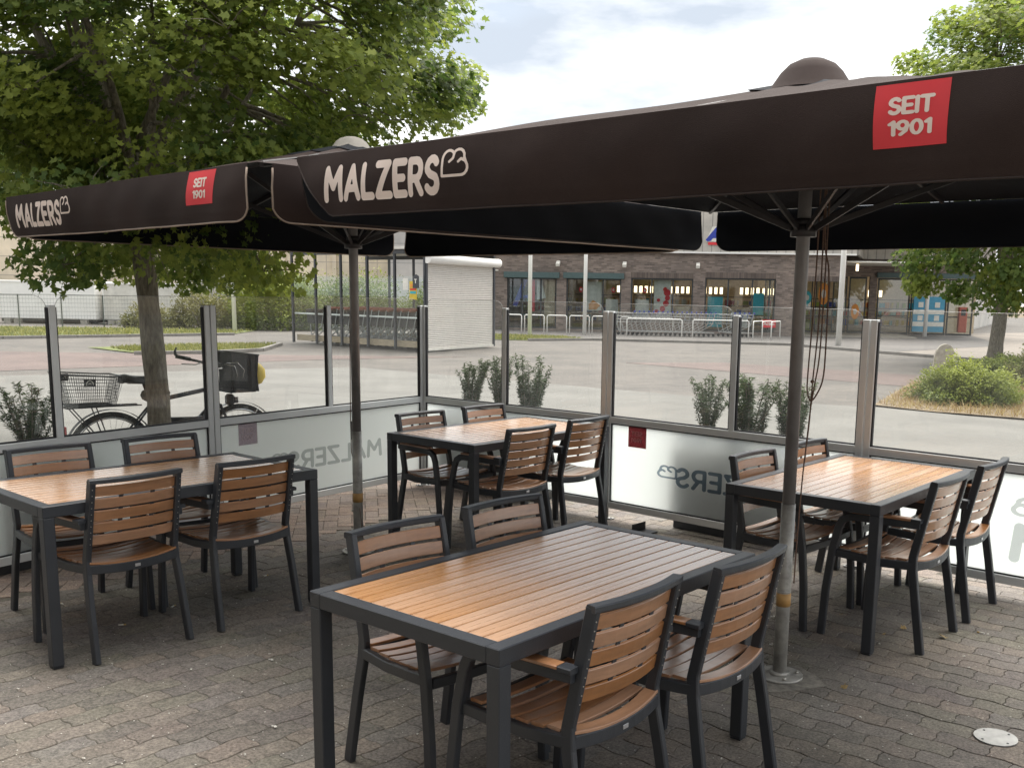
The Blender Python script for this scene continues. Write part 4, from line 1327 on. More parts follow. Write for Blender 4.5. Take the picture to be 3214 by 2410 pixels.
# ------------------------------------------------------------------ litter
def ground_pt(u, v, z=0.0):
    d = _fw + _r2*((u-1811)/3186.6) - _u2*((v-1470)/3186.6)
    t = (z-EYE)/d.z
    return (d.x*t, d.y*t)
LEAFP = [(2774, 1992), (2835, 1974), (2960, 2003), (2640, 1930), (2648, 2160), (2730, 1905), (2867, 2016)]
lb = MB()
pts = [(p[0]*.045, p[1]*.045) for p in MAPLE]
lb.add([(x, y, .006+.010*math.sin(18*x*3)+abs(x)*.35) for x, y in pts] , [tuple(range(len(pts)))])
lme = lb.mesh('dry_leaf', mat('fallen_leaf', (0.34, 0.24, 0.10), rough=0.8, vary=0.3, scale=60))
for i, (u, v) in enumerate(LEAFP):
    p = ground_pt(u, v); o = inst('fallen_leaf', lme, None, (p[0], p[1], .002), i*1.7); o.scale = (.55+.25*(i % 3),)*3
    tag(o, 'small dry yellow-brown leaf on the paving near the right-hand table', 'leaf', 'dry leaves fallen on the paving')
sb = MB(); sb.box((0, 0, .003), (.022, .012, .005), .001); sb.box((.012, .008, .003), (.01, .01, .004), .001)
sme = sb.mesh('paper_scrap', mat('white_scrap', (0.62, 0.60, 0.55), rough=0.8))
SCR = [(1048, 2265), (864, 2282), (1310, 2303), (845, 2052), (2820, 1915), (2760, 2020), (3041, 2095), (3135, 2052), (3080, 2055), (3025, 2060), (2860, 2305), (2790, 2382), (2975, 2200), (853, 2072), (600, 2100), (510, 2085), (770, 2365), (2700, 2250), (3100, 1990), (2890, 1937), (1630, 2316), (1955, 2218), (265, 2380), (480, 2310)]
for i, (u, v) in enumerate(SCR):
    p = ground_pt(u, v); o = inst('paper_scrap', sme, None, (p[0], p[1], .001), i*2.1); s_ = .3+.25*((i*7) % 4)/3; o.scale = (s_, s_, s_)
    if i in (1, 13): o.scale = (.9, .9, .9)
    tag(o, 'tiny white scrap lying on the dark paving', 'litter', 'white scraps scattered on the paving')
gr = MB(); rg_ = random.Random(77)
for _ in range(520):
    u, v = rg_.uniform(-20, 3230), 1700 + 700*rg_.random()**.8; p = ground_pt(u, v); r_ = rg_.uniform(.0012, .0035); a_ = rg_.uniform(0, 6)
    gr.add([(p[0]+r_*math.cos(a_+k*1.3)*(1+.5*(k % 2)), p[1]+r_*math.sin(a_+k*1.3), .0022) for k in range(5)] + [(p[0], p[1], .0022+r_*.8)], [(k, (k+1) % 5, 5) for k in range(5)])
o = gr.build('grit', M['pale']); tag(o, 'fine pale grit and crumbs sprinkled over the terrace paving', 'grit', kind='stuff')
cb = MB(); cb.tube([(-.018, 0, .004), (.006, 0, .004)], .004, 8); cb.cur = 1; cb.tube([(.006, 0, .004), (.018, 0, .004)], .0041, 8)
cme = cb.mesh('cigarette_butt', [M['pale'], mat('filter_tan', (0.5, 0.33, 0.12))])
for i, (u, v, a, lab) in enumerate(((384, 1962, 20, 'cigarette butt on the paving under the front chair of the left table'), (194, 1896, 140, 'cigarette butt beside the nearest leg of the left table'),
        (544, 1904, 80, 'cigarette butt on the paving between the two front chairs of the left table'), (3078, 1987, 140, 'white cigarette stub on the paving right of the right-hand table'), (834, 1808, 60, 'cigarette butt on the paving behind the left table, towards the left umbrella pole'))):
    p = ground_pt(u, v); o = inst('cigarette_butt', cme, None, (p[0], p[1], 0), R(a)); tag(o, lab, 'cigarette butt', 'cigarette butts on the paving')

# ------------------------------------------------------------------ bicycle (local x: rear to front, z up; -y side faces the terrace)
RW, FW = Vector((-3.79, 8.16)), Vector((-3.02, 8.90))
bz = math.atan2(FW.y-RW.y, FW.x-RW.x)
bike = thing('bicycle', 'dark blue bicycle with wire rear basket and black front basket behind the maple trunk', 'bicycle', (RW.x, RW.y, 0), bz)
WB, WR_ = 1.09, .345
def wheel(x):
    w = tag(empty('wheel'), None); w.parent = bike; w.location = (x, 0, WR_)
    MB().torus((0, 0, 0), WR_-.020, .020, 'y', 44, 8).build('tyre', M['tyre'], w)
    MB().torus((0, 0, 0), WR_-.048, .011, 'y', 44, 6).build('rim', M['chrome'], w)
    s = MB()
    for i in range(32):
        a = 2*math.pi*i/32; sd_ = 1 if i % 2 else -1; a2 = a + sd_*.5*(1 if i % 4 < 2 else -1)
        s.tube([(.022*math.cos(a2), sd_*.025, .022*math.sin(a2)), ((WR_-.052)*math.cos(a), 0, (WR_-.052)*math.sin(a))], .0013, 4, False)
    s.tube([(0, -.05, 0), (0, .05, 0)], .016, 10)
    s.build('spokes', M['chrome'], w)
    return w
wheel(0); wheel(WB)
BBx, BBz = .455, .285
st_top = Vector((.315, 0, .80)); bb = Vector((BBx, 0, BBz)); hd_b = Vector((.905, 0, .70)); hd_t = Vector((.875, 0, .86))
f = MB()
f.tube([bb, st_top], .018, 12); f.tube([bb, hd_b+Vector((-.005, 0, .03))], .031, 12); f.tube([st_top+Vector((.01, 0, -.05)), hd_t+Vector((.0, 0, -.02))], .019, 12)
f.tube([hd_b, hd_t], .022, 12)
for s in (-1, 1):
    f.tube([bb+Vector((0, s*.035, 0)), (0, s*.055, WR_)], .010, 8); f.tube([st_top+Vector((.02, s*.02, -.07)), (0, s*.055, WR_)], .009, 8)
    f.tube([(hd_b.x+.005, s*.05, .69), (.985, s*.055, .52), (WB, s*.055, WR_)], .013, 8)
f.tube([(hd_b.x+.005, -.055, .69), (hd_b.x+.005, .055, .69)], .016, 8)
fr = f.build('frame', M['navy'], bike)
def tube_text(txt, a, b, frac, hgt, off, nm):
    a = Vector(a); b = Vector(b); d = (b-a).normalized(); up = Vector((-d.z, 0, d.x)); o0 = a + (b-a)*frac
    lettering(nm, txt, lambda u, v: o0 + d*u + up*(v-hgt/2) + Vector((0, -off + (v/hgt-.5)**2*.01, 0)), M['wire'], fr, height=hgt, rad=.11)
tube_text('PEGASUS', bb, hd_b, .30, .036, .0325, 'lettering'); tube_text('LTR', st_top+Vector((0, 0, -.05)), hd_t, .52, .018, .0205, 'lettering')
f = MB(); f.tube([st_top, (.285, 0, .90)], .0135, 10); f.build('seat_post', M['black'], bike)
sd = MB(); sd.sm = True
prof = [(.06, .012, .945), (.09, .018, .955), (.16, .024, .962), (.24, .045, .965), (.31, .085, .972), (.36, .098, .985), (.39, .09, .982), (.405, .05, .97)]
vs = []
for x, w, z in prof:
    for j in range(10):
        a = math.pi*j/9; vs.append((.50-x, w*math.cos(a), z - .055 + .058*math.sin(a)**.6))
sd.add(vs, [(i*10+j, i*10+j+1, (i+1)*10+j+1, (i+1)*10+j) for i in range(len(prof)-1) for j in range(9)])
sd.add([vs[i] for i in range(10)], [tuple(range(10))]); sd.add([vs[-10+i] for i in range(10)], [tuple(range(10))])
sd.add([(.50-x, -w, z-.055) for x, w, z in prof] + [(.50-x, w, z-.055) for x, w, z in prof[::-1]], [tuple(range(16))])
sdo = sd.build('saddle', M['black'], bike)
k = MB()
for s in (-1, 1): k.tube([(.42, s*.02, .91), (.28, s*.022, .905), (.14, s*.04, .915)], .004, 6)
k.build('saddle_rail', M['chrome'], sdo)
f = MB(); f.tube([hd_t, (.87, 0, .95), (.92, 0, 1.02)], .013, 10)
f.tube([(.72, -.30, 1.09), (.80, -.27, 1.07), (.90, -.15, 1.04), (.93, 0, 1.03), (.90, .15, 1.04), (.80, .27, 1.07), (.72, .30, 1.09)], .0115, 10)
hb = f.build('handlebar', M['black'], bike)
for s in (-1, 1):
    k = MB(); k.tube([(.685, s*.31, 1.10), (.80, s*.27, 1.072)], .017, 10); k.tube([(.69, s*.31, 1.105), (.685, s*.315, 1.14), (.70, s*.318, 1.175)], [.014, .012, .006], 8); k.build('grip', M['black'], hb)
    k = MB(); k.sweep([(.86, s*.22, 1.04), (.84, s*.26, 1.025), (.74, s*.32, 1.03)], .010, .008, (0, 0, 1), .001); k.build('brake_lever', M['chrome'], hb)
k = MB(); k.tube([(.93, -.12, 1.05), (1.0, -.17, 1.03), (1.03, -.15, .95), (1.0, -.08, .85)], .003, 6); k.tube([(.93, -.16, 1.06), (.99, -.24, 1.07), (1.06, -.22, 1.0), (1.05, -.20, .93)], .003, 6); k.build('brake_cable', M['chrome'], hb)
for x, nm in ((0, 0), (WB, 1)):
    g = MB(); pr = []
    for a in (range(20, 190, 10) if nm == 0 else range(35, 150, 8)):
        pr.append((x+(WR_+.018)*math.cos(R(a)), 0, WR_+(WR_+.018)*math.sin(R(a))))
    g.sweep(pr, .048, .003, (0, 1, 0)); g.build('mudguard', M['black'] if nm == 0 else M['wire'], bike)
    g = MB()
    for s in (-1, 1): g.tube([(x, s*.05, WR_), (x+(WR_+.018)*math.cos(R(150 if nm == 0 else 60)), s*.03, WR_+(WR_+.018)*math.sin(R(150 if nm == 0 else 60)))], .003, 5)
    g.build('mudguard_stay', M['wire'], bike)
rk = MB()
for s in (-1, 1):
    rk.tube([(.24, s*.05, .735), (-.05, s*.06, .74), (-.34, s*.06, .74)], .006, 8)
    rk.tube([(0, s*.06, WR_), (-.12, s*.06, .74)], .005, 8); rk.tube([(0, s*.06, WR_), (-.30, s*.06, .74)], .005, 8)
for x in (.1, -.1, -.34): rk.tube([(x, -.06, .74), (x, .06, .74)], .005, 6)
rk.build('rear_rack', M['black'], bike)
k = MB(); k.box((-.37, 0, .66), (.03, .07, .06), .01); k.build('rear_light', M['redl'], bike)
k = MB(); k.box((-.345, 0, .55), (.012, .06, .09), .006); k.build('reflector', M['redl'], bike)
dr = MB(); dr.torus((BBx, -.05, BBz), .085, .006, 'y', 30, 6)
for a in range(0, 360, 72): dr.tube([(BBx, -.05, BBz), (BBx+.085*math.cos(R(a)), -.05, BBz+.085*math.sin(R(a)))], .006, 6)
dr.tube([(BBx, -.06, BBz), (BBx+.13, -.075, BBz-.11)], .010, 8); dr.box((BBx+.13, -.12, BBz-.11), (.09, .08, .022), .005)
dr.tube([(BBx, .06, BBz), (BBx-.13, .075, BBz+.11)], .010, 8); dr.box((BBx-.13, .12, BBz+.11), (.09, .08, .022), .005)
dr.build('crankset', M['black'], bike)
k = MB(); k.tube([(BBx, -.05, BBz+.086), (0, -.05, WR_+.04)], .004, 5); k.tube([(BBx, -.05, BBz-.086), (0, -.05, WR_-.04)], .004, 5); k.torus((0, -.05, WR_), .04, .006, 'y', 20, 5); k.build('chain', M['black'], bike)
k = MB(); k.tube([(.30, -.07, .62), (.42, -.10, .60), (.62, -.19, .60), (.70, -.13, .60)], .026, 10)
k.build('lock', M['black'], bike)
k = MB(); k.box((1.02, 0, .73), (.07, .08, .10), .02); k.cyl((1.06, 0, .70), .035, .05, 12); k.build('headlight', M['black'], bike)
# rear wire basket
rb = MB()
def ring(z, hx, hy, r_, cx=-.16, lift=0):
    pts = [(cx-hx, -hy, z+lift), (cx+hx*.6, -hy, z), (cx+hx, -hy*.7, z), (cx+hx, hy*.7, z), (cx+hx*.6, hy, z), (cx-hx, hy, z+lift), (cx-hx, -hy, z+lift)]
    rb.tube(pts, r_, 6)
ring(.985, .225, .185, .006, lift=.03); ring(.755, .17, .13, .004)
for q in range(1, 9):
    z = .755+.23*q/9; t = q/9; ring(z, .17+.055*t, .13+.055*t, .0017, lift=.03*t)
for i in range(26):
    t = -1+2*i/25
    for s in (-1, 1): rb.tube([(-.16+.17*t, s*.13, .755), (-.16+.225*t, s*.185, .985+.015*(1-t))], .0016, 4, False)
for i in range(16):
    t = -1+2*i/15
    rb.tube([(-.16-.17, t*.13, .755), (-.16-.225, t*.185, 1.015)], .0016, 4, False); rb.tube([(-.16+.17, t*.13, .755), (-.16+.225, t*.13, .985)], .0016, 4, False)
for i in range(12): rb.tube([(-.33, -.13+.26*i/11, .755), (.01, -.13+.26*i/11, .755)], .002, 4, False)
rbo = rb.build('rear_basket', M['frame'], bike)
for (c, ry) in (((-.20, -.192, .945), 0), ((-.28, .188, .965), 0)):
    k = MB(); k.box(c, (.085, .004, .058), .001); pl = k.build('badge_plate', M['black'], rbo)
    k = MB(); ap = [(c[0]+x, c[1]-.0035, c[2]+z) for x, z in [(-.026, -.016), (-.024, .0), (-.012, .014), (0, .019), (.012, .014), (.024, 0), (.026, -.016)]]
    k.sweep(ap, .009, .001, (0, 0, 1)) if False else k.tube(ap, .0042, 6)
    k.tube([(c[0]-.008, c[1]-.0035, c[2]-.014), (c[0]-.006, c[1]-.0035, c[2]-.004), (c[0]+.006, c[1]-.0035, c[2]-.004), (c[0]+.008, c[1]-.0035, c[2]-.014)], .003, 6)
    k.build('emblem', M['pale'], pl)
# front canvas basket
fb = MB()
for sg_ in (-1, 1): fb.prism([(1.0, .80), (1.20, .80), (1.235, 1.12), (.985, 1.15)], 'y', sg_*.13-.008, sg_*.13+.008)
fb.box((.995, 0, .97), (.016, .25, .35), .005, Matrix.Rotation(.05, 3, 'Y')); fb.box((1.215, 0, .96), (.016, .25, .32), .005, Matrix.Rotation(-.10, 3, 'Y'))
fb.box((1.10, 0, .805), (.20, .25, .012))
fbo = fb.build('front_basket', M['canvas'], bike)
k = MB(); k.tube([(.985, -.138, 1.15), (1.235, -.138, 1.12), (1.235, .138, 1.12), (.985, .138, 1.15), (.985, -.138, 1.15)], .007, 6); k.build('rim_wire', M['black'], fbo)
k = MB()
for x in (1.03, 1.17): k.box((x, -.141, .95), (.03, .004, .26), .001)
k.build('strap', M['black'], fbo)
k = MB(); k.sm = True
k.lathe([(0, -.10), (.04, -.085), (.075, -.03), (.07, .04), (.035, .085), (0, .10)], 10, (1.265, -.03, .95))
yb_ = k.build('yellow_bag', M['yellow'], None)
yb_.location = bike.location; yb_.rotation_euler = (0, 0, bz); tag(yb_, 'crumpled yellow bag bulging from the front of the black bicycle basket', 'bag')

# ------------------------------------------------------------------ trees
def make_tree(label, base, h0, lean, tr, crown, clumps, per, seed, leaf, size, mats, limb_n=9, boxes=None, sc=1.0, low=None, cone=None, extra=None):
    """base position, trunk top height, crown = (cx,cy,cz,rx,ry,rz) relative to base"""
    rg = random.Random(seed); g = np.random.default_rng(seed)
    root = thing('maple_tree', label, 'tree', (base[0], base[1], 0), 0)
    t = MB()
    tp = []
    for i in range(15):
        z = h0*i/14; q = i/14
        tp.append((lean[0]*q + .02*math.sin(q*5), lean[1]*q, z - .03))
    rad = [tr*(1.22 if i == 0 else 1.08 if i == 1 else 1.0 - .25*i/14) for i in range(15)]
    t.tube(tp, rad, 16)
    tk = t.build('trunk', M['bark'], root)
    # rough trunk: small bumps
    me = tk.data
    for v in me.vertices:
        a = math.atan2(v.co.y, v.co.x); n_ = math.sin(7*a+v.co.z*3)*.006 + math.sin(3*a+v.co.z*9)*.006
        v.co.x += math.cos(a)*n_; v.co.y += math.sin(a)*n_
    if boxes:
        for (z, a, s) in boxes:
            k = MB(); q = z/h0; cx, cy = lean[0]*q, lean[1]*q
            k.sm = True
            k.lathe([(0, -s), (s*.7, -s*.6), (s*.95, 0), (s*.7, s*.6), (0, s)], 10, (cx+math.cos(a)*tr*.85, cy+math.sin(a)*tr*.85, z)); k.build('burl', M['bark'], tk)
    top = Vector(tp[-1]); cc = Vector(crown[:3])
    # limbs
    limbs = []
    for i in range(limb_n):
        a = 2*math.pi*i/limb_n + rg.uniform(-.3, .3); el = rg.uniform(.1, .9) if i else 1.4
        tgt = cc + Vector((math.cos(a)*crown[3]*.62*math.cos(el*.8), math.sin(a)*crown[4]*.62*math.cos(el*.8), crown[5]*(.75*math.sin(el*1.2)-.25)))
        st_ = Vector(tp[rg.choice((9, 10, 11, 12, 13))]) if i else top
        mid = st_.lerp(tgt, .45) + Vector((rg.uniform(-.2, .2), rg.uniform(-.2, .2), rg.uniform(0, .35)))*sc
        path = []
        for k in range(9):
            q = k/8; path.append(st_*(1-q)**2 + mid*2*q*(1-q) + tgt*q*q)
        limbs.append(path)
        l = MB(); r0 = tr*rg.uniform(.38, .55); l.tube(path, [r0*(1-.8*k/8) for k in range(9)], 8); l.build('limb', M['bark'], root)
    if extra:
        path = [Vector(p) for p in extra]; l = MB(); l.tube(path, [tr*.5, tr*.42, tr*.36, tr*.28, tr*.2], 10); l.build('limb', M['bark'], root)
        for j, (p, q) in enumerate(zip(path[1:-1], path[2:])):
            for e in (Vector((.5, -.2, .45)), Vector((-.35, .2, .6)), Vector((.25, .2, -.35))):
                b_ = p.lerp(q, .4); k = MB(); k.tube([b_, b_+e*.5+Vector((0, 0, .06)), b_+e], [.014, .009, .003], 5); k.build('limb', M['bark'], root)
    # clumps joined to the nearest limb
    cen = []
    tries = 0
    while len(cen) < clumps and tries < 60000:
        tries += 1
        d = Vector((rg.gauss(0, 1), rg.gauss(0, 1), rg.gauss(0, 1))).normalized(); r_ = rg.uniform(.35, 1)**.45
        # uneven outline
        bulge = 1 + .16*math.sin(3*d.x*2.1+seed)+.13*math.sin(4*d.y+2.3*d.z+seed*2)
        p = cc + Vector((d.x*crown[3], d.y*crown[4], d.z*crown[5]))*r_*bulge
        if p.z < (low if low is not None else h0*.75): continue
        if cone and math.hypot(p.x, p.y) > cone[0] + (p.z-low)*cone[1]: continue
        if any((p-q).length < .30*sc*(crown[3]/3.0) for q in cen): continue
        cen.append(p)
    tw = MB(); P_ = []; T_ = []
    for p in cen:
        best = None
        for path in limbs:
            for k in range(2, 9):
                dd = (path[k]-p).length + (.5 if path[k].z > p.z+.5 else 0)
                if best is None or dd < best[0]: best = (dd, path[k])
        a = best[1]
        m_ = a.lerp(p, .5) + Vector((rg.uniform(-.15, .15), rg.uniform(-.15, .15), rg.uniform(.02, .2)))*sc
        pth = [a*(1-q)**2+m_*2*q*(1-q)+p*q*q for q in (0, .25, .5, .75, 1)]
        tw.tube(pth, [.018*sc, .014*sc, .011*sc, .008*sc, .004*sc], 5, False)
        n_ = int(per*rg.uniform(.55, 1.35)); s_ = rg.uniform(.20, .36)*sc*(crown[3]/3.0)**.5
        c_ = np.array(p)
        q = g.normal(size=(n_, 3)); q /= np.linalg.norm(q, axis=1)[:, None]
        q = q * (g.random(n_)**.42)[:, None] * np.array([s_*1.7, s_*1.7, s_*1.05]) + c_
        P_.append(q)
        base_t = rg.uniform(.05, .75)
        T_.append(np.clip(base_t + g.normal(size=n_)*.16, 0, 1))
        for _ in range(4):
            e = Vector(tuple(q[rg.randrange(n_)])); tw.tube([p, p.lerp(e, .5)+Vector((0, 0, .03)), e], [.005*sc, .004*sc, .002*sc], 4, False)
    tw.build('twigs', M['bark'], root)['kind'] = 'stuff'
    P_ = np.concatenate(P_); T_ = np.concatenate(T_)
    ow = P_ - np.array([crown[0], crown[1], crown[2]-crown[5]*.35]); ow /= np.linalg.norm(ow, axis=1)[:, None]+1e-6
    me = scatter('crown', P_, size, leaf, mats, T_, flat=.18, outw=ow)
    inst('crown', me, root)['kind'] = 'stuff'
    return root
make_tree('large maple with bright green crown and leaning trunk, the bicycle parked behind it', (-3.415, 8.22), 2.75, (-.09, .05), .094,
          (.30, .30, 3.75, 1.98, 2.1, 2.15), 300, 360, 21, MAPLE, .058, M['maple'], limb_n=15, boxes=[(.82, 2.9, .055), (.84, .2, .04)], low=1.80, cone=(1.15, 1.6), extra=[(-.1, 0, 2.3), (-.45, .1, 2.95), (-.95, .2, 3.75), (-1.6, .3, 4.9), (-2.2, .4, 6.0)])
make_tree('maple at the far left edge, its trunk outside the photo, with loose airy crown', (-7.6, 10.2), 3.2, (.1, .1), .16,
          (.9, -.3, 4.2, 2.9, 2.8, 3.0), 72, 420, 33, MAPLE, .064, M['maple'], limb_n=10, low=2.0)
make_tree('maple with dark green crown on the right, above the low bushes', (11.75, 28.9), 4.2, (.15, 0), .20,
          (1.25, -.4, 6.0, 4.4, 4.3, 4.8), 230, 260, 5, MAPLE, .145, M['maple'], limb_n=11, sc=1.35, low=1.75)

# ------------------------------------------------------------------ low shrubs
def bush(label, loc, rx, ry, rz_, n, m, seed, size=.05, name='bush', cat='bush', group=None, lo=0.0, tilt=.2, tm=.45):
    g = np.random.default_rng(seed)
    root = thing(name, label, cat, loc, 0, group)
    q = g.normal(size=(n, 3)); q[:, 2] = np.abs(q[:, 2]); q /= np.linalg.norm(q, axis=1)[:, None]
    lump = 1 + .16*np.sin(5*q[:, 0]+seed)*np.cos(4*q[:, 1]) + .10*np.sin(11*q[:, 0]+7*q[:, 1]+seed)
    r_ = (.45+.55*g.random(n)**.5)*lump
    sprig = g.normal(size=(90, 3)); sprig[:, 2] = np.abs(sprig[:, 2]); sprig /= np.linalg.norm(sprig, axis=1)[:, None]
    near = (q @ sprig.T).max(1)
    r_ = r_*np.where(near > .992, 1+g.random(n)*.28, 1-.06*(near < .96))
    p = q*r_[:, None]*np.array([rx, ry, rz_]); p[:, 2] += lo
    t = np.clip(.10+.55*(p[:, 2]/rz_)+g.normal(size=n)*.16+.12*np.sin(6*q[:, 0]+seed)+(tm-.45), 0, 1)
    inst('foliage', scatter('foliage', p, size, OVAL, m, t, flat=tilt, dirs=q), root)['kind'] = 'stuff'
    s = MB()
    for i in range(14):
        a = i*2.4; e = (math.cos(a)*rx*.6, math.sin(a)*ry*.6, rz_*.65)
        s.tube([(math.cos(a)*rx*.05, math.sin(a)*ry*.05, -.03), (e[0]*.45, e[1]*.45, rz_*.4), e], [.018, .012, .004], 5, False)
    s.build('stems', M['bark'], root)
    return root
bush('low spreading yellow-green bush in front of the stone marker', (6.66, 17.5, -.02), .80, .80, .62, 26000, M['shrub'], 3, .046, tm=.6)
bush('olive bush behind the bright low bush, at the right edge', (10.3, 20.9, -.02), 1.2, 1.1, .95, 24000, M['shrub2'], 8, .06)
bush('dark green bush between the low bush and the maple trunk at right', (10.6, 23.6, -.02), 1.4, 1.2, .48, 16000, M['shrub'], 12, .07, tm=.25)
bush('tall brownish shrub at the right edge below the maple', (12.5, 24.5, -.02), 1.3, 1.2, 1.7, 15000, M['shrub2'], 14, .08)

# stone marker
pr = [(-.21, 0), (.21, 0), (.215, .45), (.19, .60), (.13, .70), (.06, .745), (0, .755), (-.06, .745), (-.13, .70), (-.19, .60), (-.215, .45)]
b = MB(); b.prism(pr, 'y', -.11, .11)
o = b.build('stone_marker', M['stone'], None, (8.15, 22.9, 0), R(-14)); o.rotation_euler[1] = R(5); tag(o, 'pale round-topped stone marker standing behind the low green bush', 'stone')

# ------------------------------------------------------------------ supermarket (local x along the front, y into the building)
FR = math.atan2(-1.6, 13.6)
shop = thing('supermarket', 'long low supermarket with dark brick front, shop windows and pale seamed fascia', 'building', (-4.0, 49.0, 0), FR)
def wallpiece(x0, x1, z0, z1, m='brick', y=0.0, d=.35, nm='wall'):
    return MB().box(((x0+x1)/2, y+d/2, (z0+z1)/2), (x1-x0, d, z1-z0)).build(nm, M[m], shop)
WIN = [(0.52, 2.90, .08, 2.44, 'box'), (3.36, 5.95, .08, 2.45, 'box'), (6.41, 9.30, .55, 2.50, 'sold'), (9.85, 13.08, .12, 2.56, 'sold')]
xs = -0.3
MB().box((-.15, 6.0, 1.85), (.3, 11.2, 3.7)).build('wall', M['brick'], shop)
for x0, x1, z0, z1, k in WIN:
    wallpiece(xs, x0, -.05, 3.68)
    if z0 > .1: wallpiece(x0, x1, -.05, z0)
    else: wallpiece(x0, x1, -.05, z0)
    if k == 'box':
        wallpiece(x0, x1, z1+.0, 3.68)
        b = MB(); b.box(((x0+x1)/2, -.03, z1+.12), (x1-x0+.28, .22, .27), .01); b.build('shutter_box', M['teal'], shop)
    else:
        wallpiece(x0, x1, z1+.26, 3.68); wallpiece(x0, x1, z1, z1+.26, 'soldier', y=-.004)
    xs = x1
wallpiece(xs, 14.0, -.05, 3.68)
MULL = [(2.14, 1.25), (5.09, 4.2), (7.38, 8.37), (10.92, 12.02, 12.81)]
for (x0, x1, z0, z1, k), ms in zip(WIN, MULL):
    fr_ = MB(); t = .07
    fr_.box(((x0+x1)/2, .12, z0+t/2), (x1-x0, .08, t)); fr_.box(((x0+x1)/2, .12, z1-t/2), (x1-x0, .08, t))
    for x in (x0+t/2, x1-t/2) + tuple(ms): fr_.box((x, .12, (z0+z1)/2), (t, .08, z1-z0-2*t-.002))
    w = fr_.build('window', M['darkframe'], shop)
    edges = [x0+t] + sorted(ms) + [x1-t]
    for a, b_ in zip(edges[:-1], edges[1:]):
        MB().box(((a+b_)/2, .125, (z0+z1)/2), (b_-a-t, .012, z1-z0-2*t)).build('pane', M['shopglass'], w)
# entrance: deep lobby under the brick band
wallpiece(14.0, 16.2, 2.72, 3.72)
ENT = MB().box((15.1, .15, 2.60), (2.2, .30, .24)).build('wall', M['soldier'], shop)
LOB = 5.4
lob = [(14.2, LOB), (15.0, LOB+.05), (15.35, LOB), (15.9, LOB-.2)]
glz = MB()
doors = [(12.9, 13.9), (13.98, 14.55), (14.62, 15.3), (15.45, 16.15), (16.3, 17.0), (17.1, 17.95)]
Y2 = 5.2
for a, b_ in doors:
    d_ = MB(); t = .06
    d_.box(((a+b_)/2, Y2, .06), (b_-a, .07, .08)); d_.box(((a+b_)/2, Y2, 2.78), (b_-a, .07, .10))
    for x in (a+t/2, b_-t/2): d_.box((x, Y2, 1.43), (t, .07, 2.6))
    dd = d_.build('door', M['darkframe'], shop)
    MB().box(((a+b_)/2, Y2, 1.43), (b_-a-2*t, .012, 2.58)).build('pane', M['shopglass'], dd)
wallpiece(12.5, 18.1, 2.84, 3.9, y=Y2-.1, d=.3)
wallpiece(18.1, 18.45, -.05, 3.9, y=Y2-.1, d=.3)
wallpiece(18.45, 23.2, 2.98, 3.9, y=Y2-.1, d=.3)
b = MB(); b.box((20.8, Y2-.2, 2.92), (4.8, .16, .26), .01); b.build('shutter_box', M['teal'], shop)
for a, b_ in ((18.5, 20.1), (20.15, 21.9), (21.95, 23.2)):
    d_ = MB(); t = .07
    d_.box(((a+b_)/2, Y2, .05), (b_-a, .07, .09)); d_.box(((a+b_)/2, Y2, 2.74), (b_-a, .07, .08)); d_.box(((a+b_)/2, Y2, .92), (b_-a-2*t, .06, .06))
    for x in (a+t/2, b_-t/2): d_.box((x, Y2, 1.40), (t, .07, 2.6))
    dd = d_.build('window', M['darkframe'], shop)
    MB().box(((a+b_)/2, Y2+.006, 1.42), (b_-a-2*t, .012, 2.56)).build('pane', M['shopglass'], dd)
wallpiece(13.7, 14.0, -.05, 2.72, y=.35, d=4.8)
b = MB(); b.box((8.1, -.10, 4.75), (17.0, .12, 2.1)); b.build('fascia', M['fascia'], shop)
b = MB(); b.box((8.1, -.13, 3.69), (17.0, .16, .07)); b.box((8.1, -.13, 5.84), (17.0, .2, .08)); b.build('fascia_trim', M['white'], shop)
f2 = MB(); f2.box((19.8, 2.4, 4.95), (.12, 0.1, .1)); 
p = [(16.66, -.04), (17.6, Y2-.25), (24.0, Y2-.25)]
for (xa, ya), (xb, yb_2) in zip(p[:-1], p[1:]):
    ln = math.hypot(xb-xa, yb_2-ya); an = math.atan2(yb_2-ya, xb-xa)
    b = MB(); b.box((0, 0, 0), (ln, .12, 2.1)); o = b.build('fascia', M['fascia'], shop); o.location = ((xa+xb)/2, (ya+yb_2)/2, 4.75); o.rotation_euler = (0, 0, an)
b = MB(); b.box((11.6, 12.2, 5.6), (23.6, 24, .3)); b.build('roof', M['white2'], shop)
# interior
b = MB(); b.box((9.9, 9.5, 1.6), (19.4, .2, 3.4)); b.build('inner_wall', M['int_wall'], shop)
b = MB(); b.box((9.9, 4.9, .0), (19.4, 9.1, .06)); b.build('inner_floor', M['int_floor'], shop)
b = MB(); b.box((9.9, 4.9, 3.4), (19.4, 9.1, .06)); b.build('inner_ceiling', M['pale'], shop)
b = MB(); b.box((18.5, 9.0, 1.7), (11.5, .2, 3.4)); b.build('inner_wall', M['int_wall'], shop)
shc = [M['red'], M['yellow'], M['pale'], M['blue'], M['lime'], M['orange'], M['turq']]
rg = random.Random(4)
for row, (yy, x0, x1) in enumerate(((4.6, 6.3, 9.4), (4.9, 9.7, 13.2), (5.2, 3.2, 6.0), (5.4, .3, 2.9), (7.6, 13.0, 22))):
    b = MB()
    for z in (.35, .8, 1.25, 1.7): b.box(((x0+x1)/2, yy, z), (x1-x0, .5, .04))
    shf = b.build('shelf', M['darkframe'], shop)
    g = MB(); x = x0
    while x < x1-.1:
        for z in (.38, .83, 1.28):
            w = rg.uniform(.1, .3); g.cur = rg.randrange(7); g.box((x+w/2, yy-.1, z+.14), (w*.95, .25, rg.uniform(.18, .32)))
        x += .3
    g.build('goods', shc, shf)
